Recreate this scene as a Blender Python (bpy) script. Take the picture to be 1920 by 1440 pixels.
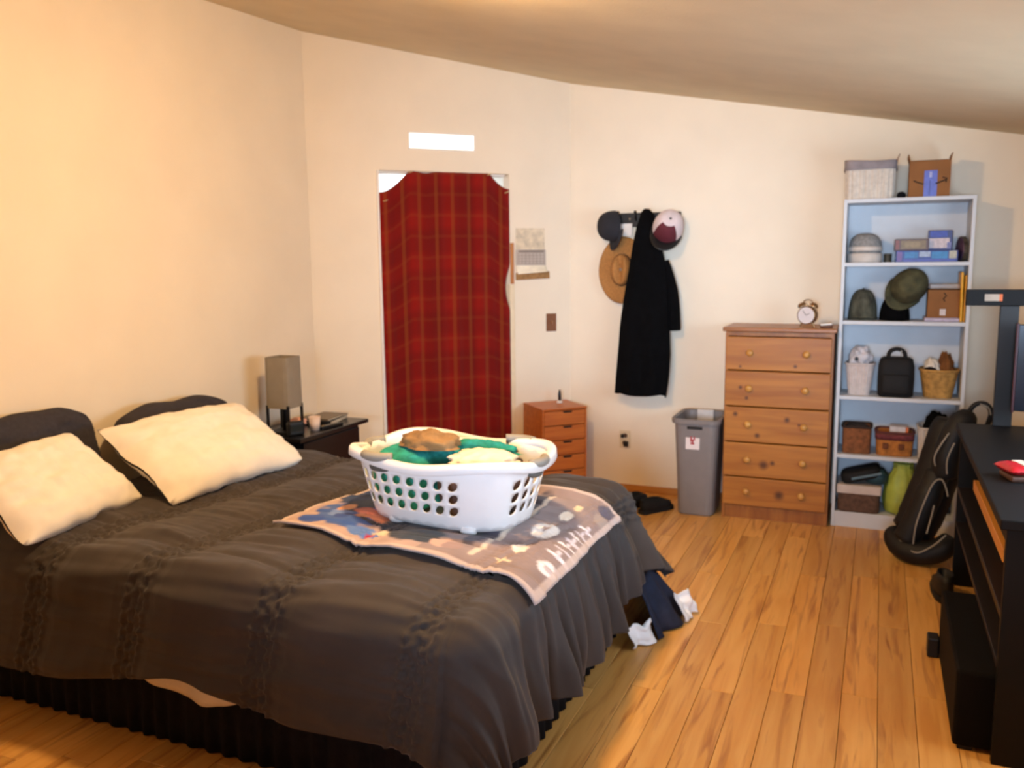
import bpy, bmesh, math, random
from mathutils import Vector, Matrix, noise
for o in list(bpy.data.objects): bpy.data.objects.remove(o)
SC = bpy.context.scene
COL = SC.collection
PI = math.pi
rnd = random.Random(7)

# ------------------------------------------------------------------ camera
F_PX, H_CAM = 1605.0, 1.48
yaw, pit, rol = (math.radians(v) for v in (23.2, 7.9, -0.58))
fw = Vector((-math.sin(yaw)*math.cos(pit), math.cos(yaw)*math.cos(pit), -math.sin(pit)))
rt = Vector((math.cos(yaw), math.sin(yaw), 0)); up = rt.cross(fw)
r2 = rt*math.cos(rol) + up*math.sin(rol); u2 = -rt*math.sin(rol) + up*math.cos(rol)
cd = bpy.data.cameras.new('camera'); cam = bpy.data.objects.new('camera', cd); COL.objects.link(cam)
cd.sensor_width = 36; cd.lens = F_PX/1920*36; cd.clip_start = 0.02
cd.dof.use_dof = True; cd.dof.focus_distance = 1.1; cd.dof.aperture_fstop = 8.5     # the photograph is slightly out of focus
m = Matrix((r2, u2, -fw)).transposed().to_4x4(); m.translation = (0, 0, H_CAM); cam.matrix_world = m
SC.camera = cam

# ------------------------------------------------------------------ world, light, exposure
w = bpy.data.worlds.new('world'); SC.world = w; w.use_nodes = True
w.node_tree.nodes['Background'].inputs[0].default_value = (0.55, 0.70, 1.0, 1)
w.node_tree.nodes['Background'].inputs[1].default_value = 1.0
vs = SC.view_settings
vs.view_transform = 'Standard'; vs.look = 'None'; vs.gamma = 1; vs.use_curve_mapping = False
vs.exposure = -0.10

def light(name, kind, loc, energy, color, rot=(0, 0, 0), **kw):
    d = bpy.data.lights.new(name, kind); d.energy = energy; d.color = color
    for k, v in kw.items(): setattr(d, k, v)
    o = bpy.data.objects.new(name, d); COL.objects.link(o); o.location = loc; o.rotation_euler = rot
    return o
LAMP = (-1.32, 2.35)
def ceil_z(x, y): return 2.619 - 0.191*(x + 1.866) + 0.045*(y - 5.348)
LAMP_E, WIN_E, REAR_E, HALL_E = 585, 47, 20, 110
light('window_daylight', 'AREA', (1.14, 3.1, 1.25), WIN_E, (0.62, 0.81, 1.0), rot=(0, math.radians(71), 0), shape='RECTANGLE', size=0.7, size_y=1.6)
light('added_rear_fill', 'AREA', (-0.15, -1.5, 1.42), REAR_E, (0.55, 0.74, 1.0), rot=(math.radians(91.5), 0, math.radians(8.5)), shape='RECTANGLE', size=1.0, size_y=0.7, spread=math.radians(44))  # added cool fill aimed at the dresser wall, no known window there
light('hall_daylight', 'AREA', (-3.25, 5.85, 2.35), HALL_E, (0.86, 0.93, 1.0), shape='RECTANGLE', size=0.7, size_y=0.7)

# ------------------------------------------------------------------ colours and materials
def lin(c):
    if isinstance(c, str):
        c = tuple(int(c[i:i+2], 16)/255 for i in (0, 2, 4))
    return tuple((v/12.92 if v <= 0.04045 else ((v+0.055)/1.055)**2.4) for v in c)
_mats = {}
def nt(name):
    mt = bpy.data.materials.new(name); mt.use_nodes = True
    t = mt.node_tree; return mt, t, t.nodes['Principled BSDF']
def ND(t, kind, **kw):
    n = t.nodes.new(kind)
    for k, v in kw.items():
        if k.startswith('i_'): n.inputs[k[2:].replace('_', ' ')].default_value = v
        else: setattr(n, k, v)
    return n
def mixc(t, fac, a, b, mode='MIX'):
    n = t.nodes.new('ShaderNodeMix'); n.data_type = 'RGBA'; n.blend_type = mode
    for i, v in ((0, fac), (6, a), (7, b)):
        if hasattr(v, 'is_linked') or hasattr(v, 'links'): t.links.new(v, n.inputs[i])
        elif i == 0: n.inputs[0].default_value = v
        else: n.inputs[i].default_value = (*v, 1)
    return n.outputs[2]
def math_n(t, op, a, b=None, c=None):
    n = t.nodes.new('ShaderNodeMath'); n.operation = op
    for i, v in enumerate((a, b, c)):
        if v is None: continue
        if hasattr(v, 'links'): t.links.new(v, n.inputs[i])
        else: n.inputs[i].default_value = v
    return n.outputs[0]
def mapping(t, scale=(1, 1, 1), loc=(0, 0, 0), coord='Object'):
    tc = t.nodes.new('ShaderNodeTexCoord'); mp = t.nodes.new('ShaderNodeMapping')
    mp.inputs['Scale'].default_value = scale; mp.inputs['Location'].default_value = loc
    t.links.new(tc.outputs[coord], mp.inputs['Vector']); return mp.outputs['Vector']
def bump(t, bs, h, strength, dist=0.01):
    b = t.nodes.new('ShaderNodeBump'); b.inputs['Strength'].default_value = strength; b.inputs['Distance'].default_value = dist
    t.links.new(h, b.inputs['Height']); t.links.new(b.outputs[0], bs.inputs['Normal'])
def M(name, col='', rough=0.6, var=0.12, scale=18, bmp=0.0, bscale=120, spec=0.4, metal=0.0, stretch=(1, 1, 1), sheen=0.0, alpha=1.0):
    if name in _mats: return _mats[name]
    mt, t, bs = nt(name); c = lin(col)
    v = mapping(t, stretch)
    n = ND(t, 'ShaderNodeTexNoise'); n.inputs['Scale'].default_value = scale; n.inputs['Detail'].default_value = 4
    t.links.new(v, n.inputs['Vector'])
    r = ND(t, 'ShaderNodeMapRange'); r.inputs[1].default_value = 0.3; r.inputs[2].default_value = 0.7
    t.links.new(n.outputs[0], r.inputs[0])
    o = mixc(t, r.outputs[0], tuple(x*(1-var) for x in c), tuple(min(1, x*(1+var)) for x in c))
    t.links.new(o, bs.inputs['Base Color'])
    bs.inputs['Roughness'].default_value = rough; bs.inputs['Specular IOR Level'].default_value = spec; bs.inputs['Metallic'].default_value = metal
    if sheen: bs.inputs['Sheen Weight'].default_value = sheen
    if alpha < 1: bs.inputs['Alpha'].default_value = alpha
    if bmp:
        n2 = ND(t, 'ShaderNodeTexNoise'); n2.inputs['Scale'].default_value = bscale; n2.inputs['Detail'].default_value = 3
        t.links.new(v, n2.inputs['Vector']); bump(t, bs, n2.outputs[0], bmp)
    _mats[name] = mt; return mt
def glow(name, col, strength):
    mt, t, bs = nt(name)
    bs.inputs['Base Color'].default_value = (*lin(col), 1); bs.inputs['Emission Color'].default_value = (*lin(col), 1); bs.inputs['Emission Strength'].default_value = strength
    return mt
def wood(name, c1, c2, axis='x', rough=0.45, scale=6, knots=(), kcol='3a1c08', spec=0.4, rand=0.0):
    """grain running along `axis`, optional knots as (x, y, z, radius) in object space"""
    if name in _mats: return _mats[name]
    mt, t, bs = nt(name)
    st = {'x': (0.12, 1.6, 1.6), 'y': (1.6, 0.12, 1.6), 'z': (1.6, 1.6, 0.12)}[axis]
    v = mapping(t, tuple(s*scale for s in st))
    if rand:
        oi = t.nodes.new('ShaderNodeObjectInfo')
        add = t.nodes.new('ShaderNodeVectorMath'); add.operation = 'ADD'
        sc = t.nodes.new('ShaderNodeVectorMath'); sc.operation = 'SCALE'; sc.inputs[0].default_value = (37, 53, 71)
        t.links.new(oi.outputs['Random'], sc.inputs['Scale']); t.links.new(v, add.inputs[0]); t.links.new(sc.outputs[0], add.inputs[1]); v = add.outputs[0]
    n = ND(t, 'ShaderNodeTexNoise'); n.inputs['Scale'].default_value = 3; n.inputs['Detail'].default_value = 6; n.inputs['Distortion'].default_value = 0.6
    t.links.new(v, n.inputs['Vector'])
    r = ND(t, 'ShaderNodeMapRange'); r.inputs[1].default_value = 0.35; r.inputs[2].default_value = 0.68
    t.links.new(n.outputs[0], r.inputs[0])
    o = mixc(t, r.outputs[0], lin(c1), lin(c2))
    if rand:
        rr = ND(t, 'ShaderNodeMapRange'); rr.inputs[3].default_value = 1-rand; rr.inputs[4].default_value = 1+rand*0.6
        t.links.new(oi.outputs['Random'], rr.inputs[0])
        hs = t.nodes.new('ShaderNodeHueSaturation'); t.links.new(rr.outputs[0], hs.inputs['Value']); t.links.new(o, hs.inputs['Color']); o = hs.outputs[0]
    for kx, ky, kz, kr in knots:
        tc = t.nodes.new('ShaderNodeTexCoord'); d = t.nodes.new('ShaderNodeVectorMath'); d.operation = 'DISTANCE'
        t.links.new(tc.outputs['Object'], d.inputs[0]); d.inputs[1].default_value = (kx, ky, kz)
        k = ND(t, 'ShaderNodeMapRange'); k.inputs[1].default_value = kr*0.3; k.inputs[2].default_value = kr*1.2; k.inputs[3].default_value = 0.85; k.inputs[4].default_value = 0
        t.links.new(d.outputs['Value'], k.inputs[0]); o = mixc(t, k.outputs[0], o, lin(kcol))
    t.links.new(o, bs.inputs['Base Color']); bs.inputs['Roughness'].default_value = rough; bs.inputs['Specular IOR Level'].default_value = spec
    bump(t, bs, n.outputs[0], 0.08)
    _mats[name] = mt; return mt

# ------------------------------------------------------------------ mesh helpers
def box(bm, x0, x1, y0, y1, z0, z1, bev=0.0, seg=2):
    vs_ = [bm.verts.new((x, y, z)) for x in (x0, x1) for y in (y0, y1) for z in (z0, z1)]
    fs = [bm.faces.new([vs_[i] for i in f]) for f in ((0, 1, 3, 2), (4, 6, 7, 5), (0, 4, 5, 1), (2, 3, 7, 6), (0, 2, 6, 4), (1, 5, 7, 3))]
    if bev:
        es = list({e for f in fs for e in f.edges})
        bmesh.ops.bevel(bm, geom=es, offset=bev, segments=seg, affect='EDGES', profile=0.5)
    return bm
def BOX(x0, x1, y0, y1, z0, z1, bev=0.0, seg=2): return box(bmesh.new(), x0, x1, y0, y1, z0, z1, bev, seg)
def prism(bm, pts, z0, z1):
    a = [bm.verts.new((x, y, z0)) for x, y in pts]; b = [bm.verts.new((x, y, z1)) for x, y in pts]
    bm.faces.new(a[::-1]); bm.faces.new(b); n = len(pts)
    for i in range(n): bm.faces.new((a[i], a[(i+1) % n], b[(i+1) % n], b[i]))
    return bm
def surf(bm, fn, nu, nv, cu=False, cv=False):
    """grid of fn(u,v), u,v in 0..1; cu closes u"""
    U = nu if cu else nu+1; V = nv if cv else nv+1
    g = [[bm.verts.new(fn(i/nu, j/nv)) for j in range(V)] for i in range(U)]
    for i in range(nu):
        for j in range(nv):
            bm.faces.new((g[i][j], g[(i+1) % U][j], g[(i+1) % U][(j+1) % V], g[i][(j+1) % V]))
    return g
def se(th, rx, ry, ex):
    c, s = math.cos(th), math.sin(th)
    k = (abs(c)**ex + abs(s)**ex)**(-1/ex)
    return rx*c*k, ry*s*k
def loft(bm, lev, n=28, ex=2.0, cap0=True, cap1=True, mod=None):
    """stack of superellipse rings (z, rx, ry, cx, cy)"""
    rings = []
    for L in lev:
        z, rx, ry = L[:3]; cx, cy = (L[3], L[4]) if len(L) > 3 else (0, 0)
        ring = []
        for i in range(n):
            th = 2*PI*i/n; x, y = se(th, rx, ry, ex)
            k = mod(th, z) if mod else 1.0
            ring.append(bm.verts.new((cx+x*k, cy+y*k, z)))
        rings.append(ring)
    for a, b in zip(rings, rings[1:]):
        for i in range(n): bm.faces.new((a[i], a[(i+1) % n], b[(i+1) % n], b[i]))
    if cap0: bm.faces.new(rings[0][::-1])
    if cap1: bm.faces.new(rings[-1])
    return rings
def LOFT(*a, **k):
    bm = bmesh.new(); loft(bm, *a, **k); return bm
def tube(bm, pts, r, n=8, close=False):
    pts = [Vector(p) for p in pts]; N = len(pts); rings = []
    pv = None
    for i, p in enumerate(pts):
        if close: d = (pts[(i+1) % N]-pts[i-1])
        else: d = pts[min(i+1, N-1)]-pts[max(i-1, 0)]
        d.normalize()
        if pv is None:
            a = Vector((0, 0, 1)) if abs(d.z) < 0.9 else Vector((1, 0, 0)); pv = d.cross(a).normalized()
        else: pv = (pv-d*pv.dot(d)).normalized()
        q = d.cross(pv); rr = r[i] if isinstance(r, (list, tuple)) else r
        rings.append([bm.verts.new(p+rr*(pv*math.cos(2*PI*k/n)+q*math.sin(2*PI*k/n))) for k in range(n)])
    M_ = N if close else N-1
    for i in range(M_):
        a, b = rings[i], rings[(i+1) % N]
        for k in range(n): bm.faces.new((a[k], a[(k+1) % n], b[(k+1) % n], b[k]))
    if not close: bm.faces.new(rings[0][::-1]); bm.faces.new(rings[-1])
    return bm
def TUBE(*a, **k): return tube(bmesh.new(), *a, **k)
def spline(pts, k=6, close=False):
    out = []; P = [Vector(p) for p in pts]; N = len(P)
    for i in range(N if close else N-1):
        p0, p1, p2, p3 = (P[(i-1) % N], P[i], P[(i+1) % N], P[(i+2) % N]) if close else (P[max(i-1, 0)], P[i], P[i+1], P[min(i+2, N-1)])
        for j in range(k):
            t = j/k
            out.append(0.5*((2*p1)+(p2-p0)*t+(2*p0-5*p1+4*p2-p3)*t*t+(3*p1-p0-3*p2+p3)*t**3))
    if not close: out.append(P[-1])
    return out
def xform(bm, mtx): bmesh.ops.transform(bm, matrix=mtx, verts=bm.verts); return bm
def T(x=0, y=0, z=0): return Matrix.Translation((x, y, z))
def RX(a): return Matrix.Rotation(math.radians(a), 4, 'X')
def RY(a): return Matrix.Rotation(math.radians(a), 4, 'Y')
def RZ(a): return Matrix.Rotation(math.radians(a), 4, 'Z')
def obj(name, bm, mat, parent=None, smooth=False, world=False, solid=0.0, sub=0, off=0.0):
    bmesh.ops.recalc_face_normals(bm, faces=bm.faces)
    me = bpy.data.meshes.new(name); bm.to_mesh(me); bm.free()
    if smooth:
        for p in me.polygons: p.use_smooth = True
    o = bpy.data.objects.new(name, me); COL.objects.link(o); me.materials.append(mat)
    if parent is not None:
        if world:
            p = parent; L = Vector(p.location)
            while p.parent: p = p.parent; L += Vector(p.location)
            me.transform(T(*(-L)))
        o.parent = parent
    if solid:
        s = o.modifiers.new('thickness', 'SOLIDIFY'); s.thickness = solid; s.offset = off
    if sub:
        s = o.modifiers.new('smooth', 'SUBSURF'); s.levels = sub; s.render_levels = sub
    return o
def tag(o, label, cat, group=None):
    o['label'] = label; o['category'] = cat
    if group: o['group'] = group
    return o
def thing(name, label, cat, loc=(0, 0, 0), rot=(0, 0, 0), group=None):
    o = bpy.data.objects.new(name, None); COL.objects.link(o); o.empty_display_size = 0.1
    o.location = loc; o.rotation_euler = tuple(math.radians(v) for v in rot)
    return tag(o, label, cat, group)
def struct(name, bm, mat, parent=None, **k):
    o = obj(name, bm, mat, parent, **k)
    if parent is None: o['kind'] = 'structure'
    return o
def nz(*p): return noise.noise(Vector(p))

# ================================================================== THE ROOM
XL, XR, YB, YR = -3.049, 1.15, 5.348, -1.6          # left wall, right wall, dresser wall, rear wall
CX, CY = -1.866, 5.348                              # corner of dresser wall and diagonal wall
DX, DY = -3.049, 4.165                              # corner of left wall and diagonal wall
wall_m = M('wall_paint', 'efe1ca', rough=0.75, var=0.03, scale=3, bmp=0.05, bscale=260, spec=0.2)
ceil_m = M('ceiling_paint', 'dccbac', rough=0.85, var=0.04, scale=4, bmp=0.10, bscale=90, spec=0.1)
white_m = M('white_trim', 'ece7df', rough=0.5, var=0.03)
pine_trim = wood('pine_trim', 'c98540', 'a9662a', axis='z')

def wall_slab(name, pts, ztop=3.1):
    return struct(name, prism(bmesh.new(), pts, -0.05, ztop), wall_m)
wall_slab('wall_left', [(XL-0.1, YR-0.1), (XL, YR-0.1), (XL, DY), (XL-0.1, DY+0.04)])
wall_slab('wall_back', [(CX, YB), (XR+0.1, YB), (XR+0.1, YB+0.1), (CX-0.04, YB+0.1)])
wall_slab('wall_rear', [(XL, YR-0.1), (XR+0.1, YR-0.1), (XR+0.1, YR), (XL, YR)])
# right wall with a window opening
bm = bmesh.new()
for a in ((YR, 2.3, -0.05, 3.1), (3.9, YB, -0.05, 3.1), (2.3, 3.9, -0.05, 0.88), (2.3, 3.9, 1.62, 3.1)):
    box(bm, XR, XR+0.1, *a)
struct('wall_right', bm, wall_m)
# diagonal wall with doorway and transom; local frame: x along the wall, y into the room is negative
S2 = math.sqrt(0.5)
def diag(bm): return xform(bm, T(DX, DY, 0) @ RZ(45))
bm = bmesh.new()
L_ = 1.673; d0, d1, dz = 0.40, 1.245, 2.045
t0, t1, tz0, tz1 = 0.607, 1.013, 2.18, 2.267
for a in ((0, d0, -0.05, 3.1), (d1, L_, -0.05, 3.1), (d0, d1, dz, tz0), (d0, d1, tz1, 3.1), (d0, t0, tz0, tz1), (t1, d1, tz0, tz1)):
    box(bm, a[0], a[1], 0, 0.1, a[2], a[3])
struct('wall_diagonal', diag(bm), wall_m)
# transom window
win1 = struct('window_1', diag(BOX(t0-0.008, t1+0.008, -0.006, 0.012, tz0-0.008, tz0, 0.001)), white_m)
for nm, a in (('window_frame', (t0-0.008, t1+0.008, -0.006, 0.012, tz1, tz1+0.008)), ('window_frame', (t0-0.008, t0, -0.006, 0.012, tz0, tz1)), ('window_frame', (t1, t1+0.008, -0.006, 0.012, tz0, tz1))):
    struct(nm, diag(BOX(*a)), white_m, win1)
glass_m, t_, bs_ = nt('window_glass'); bs_.inputs['Transmission Weight'].default_value = 1; bs_.inputs['Roughness'].default_value = 0.02; bs_.inputs['IOR'].default_value = 1.05; bs_.inputs['Base Color'].default_value = (0.97, 0.99, 1, 1)
struct('pane', diag(BOX(t0, t1, 0.002, 0.006, tz0, tz1)), glow('glowing_pane', 'fff6ee', 1.6), win1)  # pane glows by itself, in place of daylight coming through from the hall
# doorway jambs and casing
jamb = struct('trim_1', diag(BOX(d0, d0+0.015, -0.012, 0.10, 0, dz, 0.002)), white_m)
struct('jamb_head', diag(BOX(d0+0.015, d1-0.015, 0.03, 0.10, dz-0.012, dz, 0.002)), white_m, jamb)
struct('trim_2', diag(BOX(d1-0.004, d1+0.026, -0.012, 0.10, 0, 1.36, 0.002)), M('cream_trim', 'e8d6b4', rough=0.5, var=0.05))
struct('trim_3', diag(BOX(d1+0.002, d1+0.024, -0.012, 0.0, 1.362, 1.62, 0.002)), pine_trim)
# hall beyond the doorway
hall = M('hall_paint', 'f3f1ec', rough=0.8, var=0.02)
bm = bmesh.new()
box(bm, -0.1, 2.0, 1.15, 1.2, -0.02, 2.6); box(bm, -0.15, -0.1, 0.15, 1.2, -0.02, 2.6); box(bm, 1.95, 2.0, 0.15, 1.2, -0.02, 2.6); box(bm, -0.15, 2.0, 0.11, 1.2, 2.6, 2.65)
struct('wall_hall', diag(bm), hall)
bm = bmesh.new(); box(bm, -0.1, 1.95, 0.11, 1.15, -0.05, -0.02)
struct('floor_hall', diag(bm), M('hall_floor', 'c9b08a', rough=0.6))
# window in the right wall (behind the frame edge)
win2 = struct('window_2', BOX(XR+0.02, XR+0.07, 2.3, 3.9, 0.88, 0.92, 0.003), white_m)
for a in ((2.3, 3.9, 1.58, 1.62), (2.3, 2.34, 0.92, 1.58), (3.86, 3.9, 0.92, 1.58), (3.08, 3.12, 0.92, 1.58)):
    struct('window_frame', BOX(XR+0.02, XR+0.07, *a), white_m, win2)
for a in ((2.34, 3.08), (3.12, 3.86)):
    struct('pane', BOX(XR+0.045, XR+0.049, a[0], a[1], 0.92, 1.58), glass_m, win2)
win_added = struct('window_added', BOX(-0.75, 0.45, YR, YR+0.03, 0.98, 1.03, 0.003), white_m)  # added window frame on the solid rear wall, dressing for the rear fill
for a in ((-0.75, 0.45, 1.80, 1.84), (-0.75, -0.71, 1.03, 1.80), (0.41, 0.45, 1.03, 1.80), (-0.17, -0.13, 1.03, 1.80)): struct('window_frame', BOX(a[0], a[1], YR, YR+0.03, a[2], a[3]), white_m, win_added)
struct('pane', BOX(-0.71, 0.41, YR+0.004, YR+0.010, 1.03, 1.80), glass_m, win_added)
# ceiling (one sloping plane)
bm = bmesh.new()
pts = [(XL-0.1, YR-0.1), (XR+0.1, YR-0.1), (XR+0.1, YB+0.1), (CX-0.04, YB+0.1), (XL-0.1, DY+0.04)]
lo = [bm.verts.new((x, y, ceil_z(x, y))) for x, y in pts]; hi = [bm.verts.new((x, y, ceil_z(x, y)+0.06)) for x, y in pts]
bm.faces.new(lo); bm.faces.new(hi[::-1])
for i in range(5): bm.faces.new((lo[i], lo[(i+1) % 5], hi[(i+1) % 5], hi[i]))
struct('ceiling', bm, ceil_m)
# floor with single laminate planks
floor = struct('floor', prism(bmesh.new(), [(XL, YR), (XR, YR), (XR, YB), (CX, YB), (XL, DY)], -0.06, -0.009), M('floor_gap', '4a2a10', rough=0.8))
plank_m = wood('laminate', 'dea95f', 'cd9246', axis='y', rough=0.36, scale=5, rand=0.16, spec=0.45)
def streak(mt):
    t = mt.node_tree; bs = t.nodes['Principled BSDF']; src = bs.inputs['Base Color'].links[0].from_socket
    v = mapping(t, (14, 1.1, 1)); oi = t.nodes.new('ShaderNodeObjectInfo'); add = t.nodes.new('ShaderNodeVectorMath'); add.operation = 'ADD'
    sc = t.nodes.new('ShaderNodeVectorMath'); sc.operation = 'SCALE'; sc.inputs[0].default_value = (91, 17, 5); t.links.new(oi.outputs['Random'], sc.inputs['Scale'])
    t.links.new(v, add.inputs[0]); t.links.new(sc.outputs[0], add.inputs[1])
    n = ND(t, 'ShaderNodeTexNoise'); n.inputs['Scale'].default_value = 1.6; n.inputs['Detail'].default_value = 5; n.inputs['Distortion'].default_value = 1.2
    t.links.new(add.outputs[0], n.inputs['Vector'])
    r = ND(t, 'ShaderNodeMapRange'); r.inputs[1].default_value = 0.54; r.inputs[2].default_value = 0.72; r.inputs[4].default_value = 0.72
    t.links.new(n.outputs[0], r.inputs[0])
    t.links.new(mixc(t, r.outputs[0], src, lin('8a4c1c')), bs.inputs['Base Color'])
streak(plank_m)
PW, PL = 0.115, 1.22
ix = 0; x = XL
while x < XR-0.01:
    x1 = min(x+PW, XR)
    ymax = YB if x1 > CX else min(YB, DY+(x-XL)-0.0)
    y = YR-((ix*0.47) % 1)*PL
    while y < ymax:
        ya, yb = max(y, YR), min(y+PL, ymax)
        if yb-ya > 0.03:
            p = obj('plank', BOX(x+0.0008, x1-0.0008, ya+0.0008, yb-0.0008, -0.0085, 0.0, 0.0012, 1), plank_m, floor)
        y += PL
    x += PW; ix += 1
# wooden baseboard on the dresser wall
struct('baseboard_back', BOX(CX+0.02, XR, YB-0.012, YB, 0, 0.045, 0.003), wood('base_wood', 'b97f3f', '9a6128', axis='x'))
struct('baseboard_left', BOX(XL, XL+0.012, YR, DY-0.02, 0, 0.045, 0.003), _mats['base_wood'])

# ================================================================== BED
XI, YN, YF, RB, ZT = -0.98, 1.95, 3.28, 0.10, 0.578
def S(a, b, h=0.0, lean=0.12):
    """flat cloth coordinate -> point on the draped bed surface, h = offset along the normal"""
    cx = min(a, XI); cy = min(max(b, YN), YF); dx, dy = a-cx, b-cy; d = math.hypot(dx, dy)
    if d < 1e-9: return Vector((a, b, ZT+h))
    nx, ny = dx/d, dy/d
    if d < RB*PI/2:
        f = d/RB; hx, z, n1, n2 = RB*math.sin(f), ZT-RB*(1-math.cos(f)), math.sin(f), math.cos(f)
    else:
        e = d-RB*PI/2; hx, z, n1, n2 = RB+lean*e, ZT-RB-e, 1.0, 0.0
    return Vector((cx+nx*(hx+n1*h), cy+ny*(hx+n1*h), z+n2*h))
sheet_m = M('cream_sheet', 'e6dccb', rough=0.8, var=0.05, bmp=0.1)
black_cloth = M('black_cloth', '16151a', rough=0.9, var=0.25, scale=40, bmp=0.15, spec=0.15)
bed = thing('bed', 'queen bed with black skirt and cream sheet under the charcoal comforter', 'bed', (-1.95, 2.62, 0))
obj('mattress', BOX(-3.0, -0.985, 1.955, 3.275, 0.33, 0.535, 0.05, 4), sheet_m, bed, smooth=True, world=True)
obj('box_spring', BOX(-3.0, -0.97, 1.93, 3.30, 0.12, 0.325, 0.01), black_cloth, bed, world=True)
for x, y in ((-2.9, 2.0), (-2.9, 3.22), (-1.06, 2.0), (-1.06, 3.22)):
    obj('leg', LOFT([(0.0, 0.02, 0.02, x, y), (0.12, 0.026, 0.026, x, y)], n=12), black_cloth, bed, world=True)
# pleated skirt round three sides
def skirt(u, v):
    P = [(-2.98, 1.90), (-0.955, 1.90), (-0.925, 1.93), (-0.925, 3.30), (-0.955, 3.33), (-2.98, 3.33)]
    seg = [math.dist(P[i], P[i+1]) for i in range(5)]; s = u*sum(seg); i = 0
    while i < 4 and s > seg[i]: s -= seg[i]; i += 1
    k = min(1, s/seg[i]); x = P[i][0]+(P[i+1][0]-P[i][0])*k; y = P[i][1]+(P[i+1][1]-P[i][1])*k
    nx, ny = [(0, -1), (0.7, -0.7), (1, 0), (0.7, 0.7), (0, 1)][i]
    w_ = 0.007*math.sin(u*520+3*nz(u*30, 0, 3))*(1-v)+0.012*(1-v)
    return (x+nx*w_, y+ny*w_, 0.006+v*0.40)
bm = bmesh.new(); surf(bm, skirt, 900, 4)
obj('bed_skirt', bm, black_cloth, bed, smooth=True, world=True, solid=0.003)
# strip of sheet that shows below the comforter hem
bm = bmesh.new()
surf(bm, lambda u, v: (-2.08+0.50*u, 1.868-0.012*math.sin(u*14)-0.01*v, 0.40-v*(0.165+0.055*math.sin(u*PI)+0.01*nz(u*6, 0, 1))), 50, 10)
obj('hanging_sheet', bm, sheet_m, bed, smooth=True, world=True, solid=0.003)

BANDS = (-2.44, -2.03, -1.55, -1.06)
def comf_h(a, b):
    d = max(0, XI*0+YN-b, b-YF, a-XI)
    h = 0.012
    best = 9
    for k, xb in enumerate(BANDS):
        t = a-(xb+0.14*(b-1.8)); best = min(best, abs(t))
        if abs(t) < 0.085:
            for ri, r in enumerate((-0.040, -0.013, 0.013, 0.040)):
                q = (t-r-0.004*math.sin(b*2*PI/0.05+ri*PI))/0.0095
                h += 0.0092*math.exp(-q*q)*(0.30+abs(math.sin(b*PI/0.026+ri*PI/2+1.2*nz(b*9, ri, 2))))
            h -= 0.010*math.exp(-(t/0.06)**2)
    far = min(1.0, best/0.16)
    h += 0.020*far
    # gathers running from band to band
    g = nz(a*1.6+3, b*11, 0.3)*0.65+nz(a*3.1, b*23, 4.1)*0.35
    h += 0.027*g*(0.45+0.55*far)+0.009*nz(a*4.5+7, b*42, 1.7)*(1.2-0.6*far)
    g2 = nz(a*2.4+9, b*5.5+2, 2.2); h -= 0.055*max(0, g2-0.20)
    h += 0.014*nz(a*1.7, b*1.7, 9)
    if a > XI:   # vertical folds at the foot
        e = min(1, (a-XI)/0.35)
        h += e*(0.016*math.sin(b*2*PI/0.23+7*nz(b*2.3, 1, 5))+0.009*math.sin(b*2*PI/0.095+8*nz(b*3.1, 2, 7))+0.034*nz(b*5.5, a*2.5, 3)+0.014*nz(b*13, a*3, 8))+0.012*e
    elif b < YN:
        e = min(1, (YN-b)/0.3); h += e*0.010*math.sin(a*2*PI/0.5+1)+0.012*e
    return h
def comforter(u, v):
    a0 = -2.86; a1 = XI+RB*PI/2+0.275
    a = a0+(a1-a0)*u
    drop = 0.262-0.085*math.exp(-((a+1.83)/0.2)**2)+0.016*math.sin(a*6.5)+0.02*math.exp(-((a+2.35)/0.25)**2)
    b0 = YN-RB*PI/2-drop; b1 = YF+RB*PI/2+0.31
    b = b0+(b1-b0)*v
    if a > XI: a = XI+(a-XI)*(1+0.06*math.sin(b*5.1+0.8)-0.10*max(0, min(1, (b-2.80)/0.42)))
    if a > XI and b > YF:      # the far foot corner of the cloth is rounded, hanging a little lower in the middle
        dx, dy = a-XI, b-YF; Dx, Dy = (a1-XI)*0.90, b1-YF; A = math.atan2(dy, dx)
        d_ = max(dx/Dx, dy/Dy)*(Dx*math.cos(A)**2+Dy*math.sin(A)**2)*(1+0.06*math.sin(2*A)**2)
        a, b = XI+d_*math.cos(A), YF+d_*math.sin(A)
    wl = max(0.0, min(1.0, (b-3.02)/0.34)); wl = wl*wl*(3-2*wl)*max(0.0, min(1.0, (a+1.7)/0.6))
    p = S(a, b, comf_h(a, b), 0.12+0.30*wl)
    # cloth corner gathers instead of reaching the floor
    if p.z < 0.13:
        k = 0.13-p.z; p.z = 0.13-0.35*k
    return p
mt, t, bs = nt('comforter_fabric')
v_ = mapping(t); n_ = ND(t, 'ShaderNodeTexNoise'); n_.inputs['Scale'].default_value = 5; n_.inputs['Detail'].default_value = 5; t.links.new(v_, n_.inputs['Vector'])
t.links.new(mixc(t, n_.outputs[0], lin('2f2a28'), lin('433b38')), bs.inputs['Base Color'])
n2_ = ND(t, 'ShaderNodeTexNoise'); n2_.inputs['Scale'].default_value = 500; t.links.new(v_, n2_.inputs['Vector']); bump(t, bs, n2_.outputs[0], 0.15, 0.004)
bs.inputs['Roughness'].default_value = 0.7; bs.inputs['Sheen Weight'].default_value = 0.12; bs.inputs['Specular IOR Level'].default_value = 0.25
comf_m = mt
bm = bmesh.new(); surf(bm, comforter, 340, 330)
comf = obj('comforter', bm, comf_m, None, smooth=True, solid=0.006, off=-1)
tag(comf, 'charcoal grey comforter with gathered bands draped over the bed', 'comforter')

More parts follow.
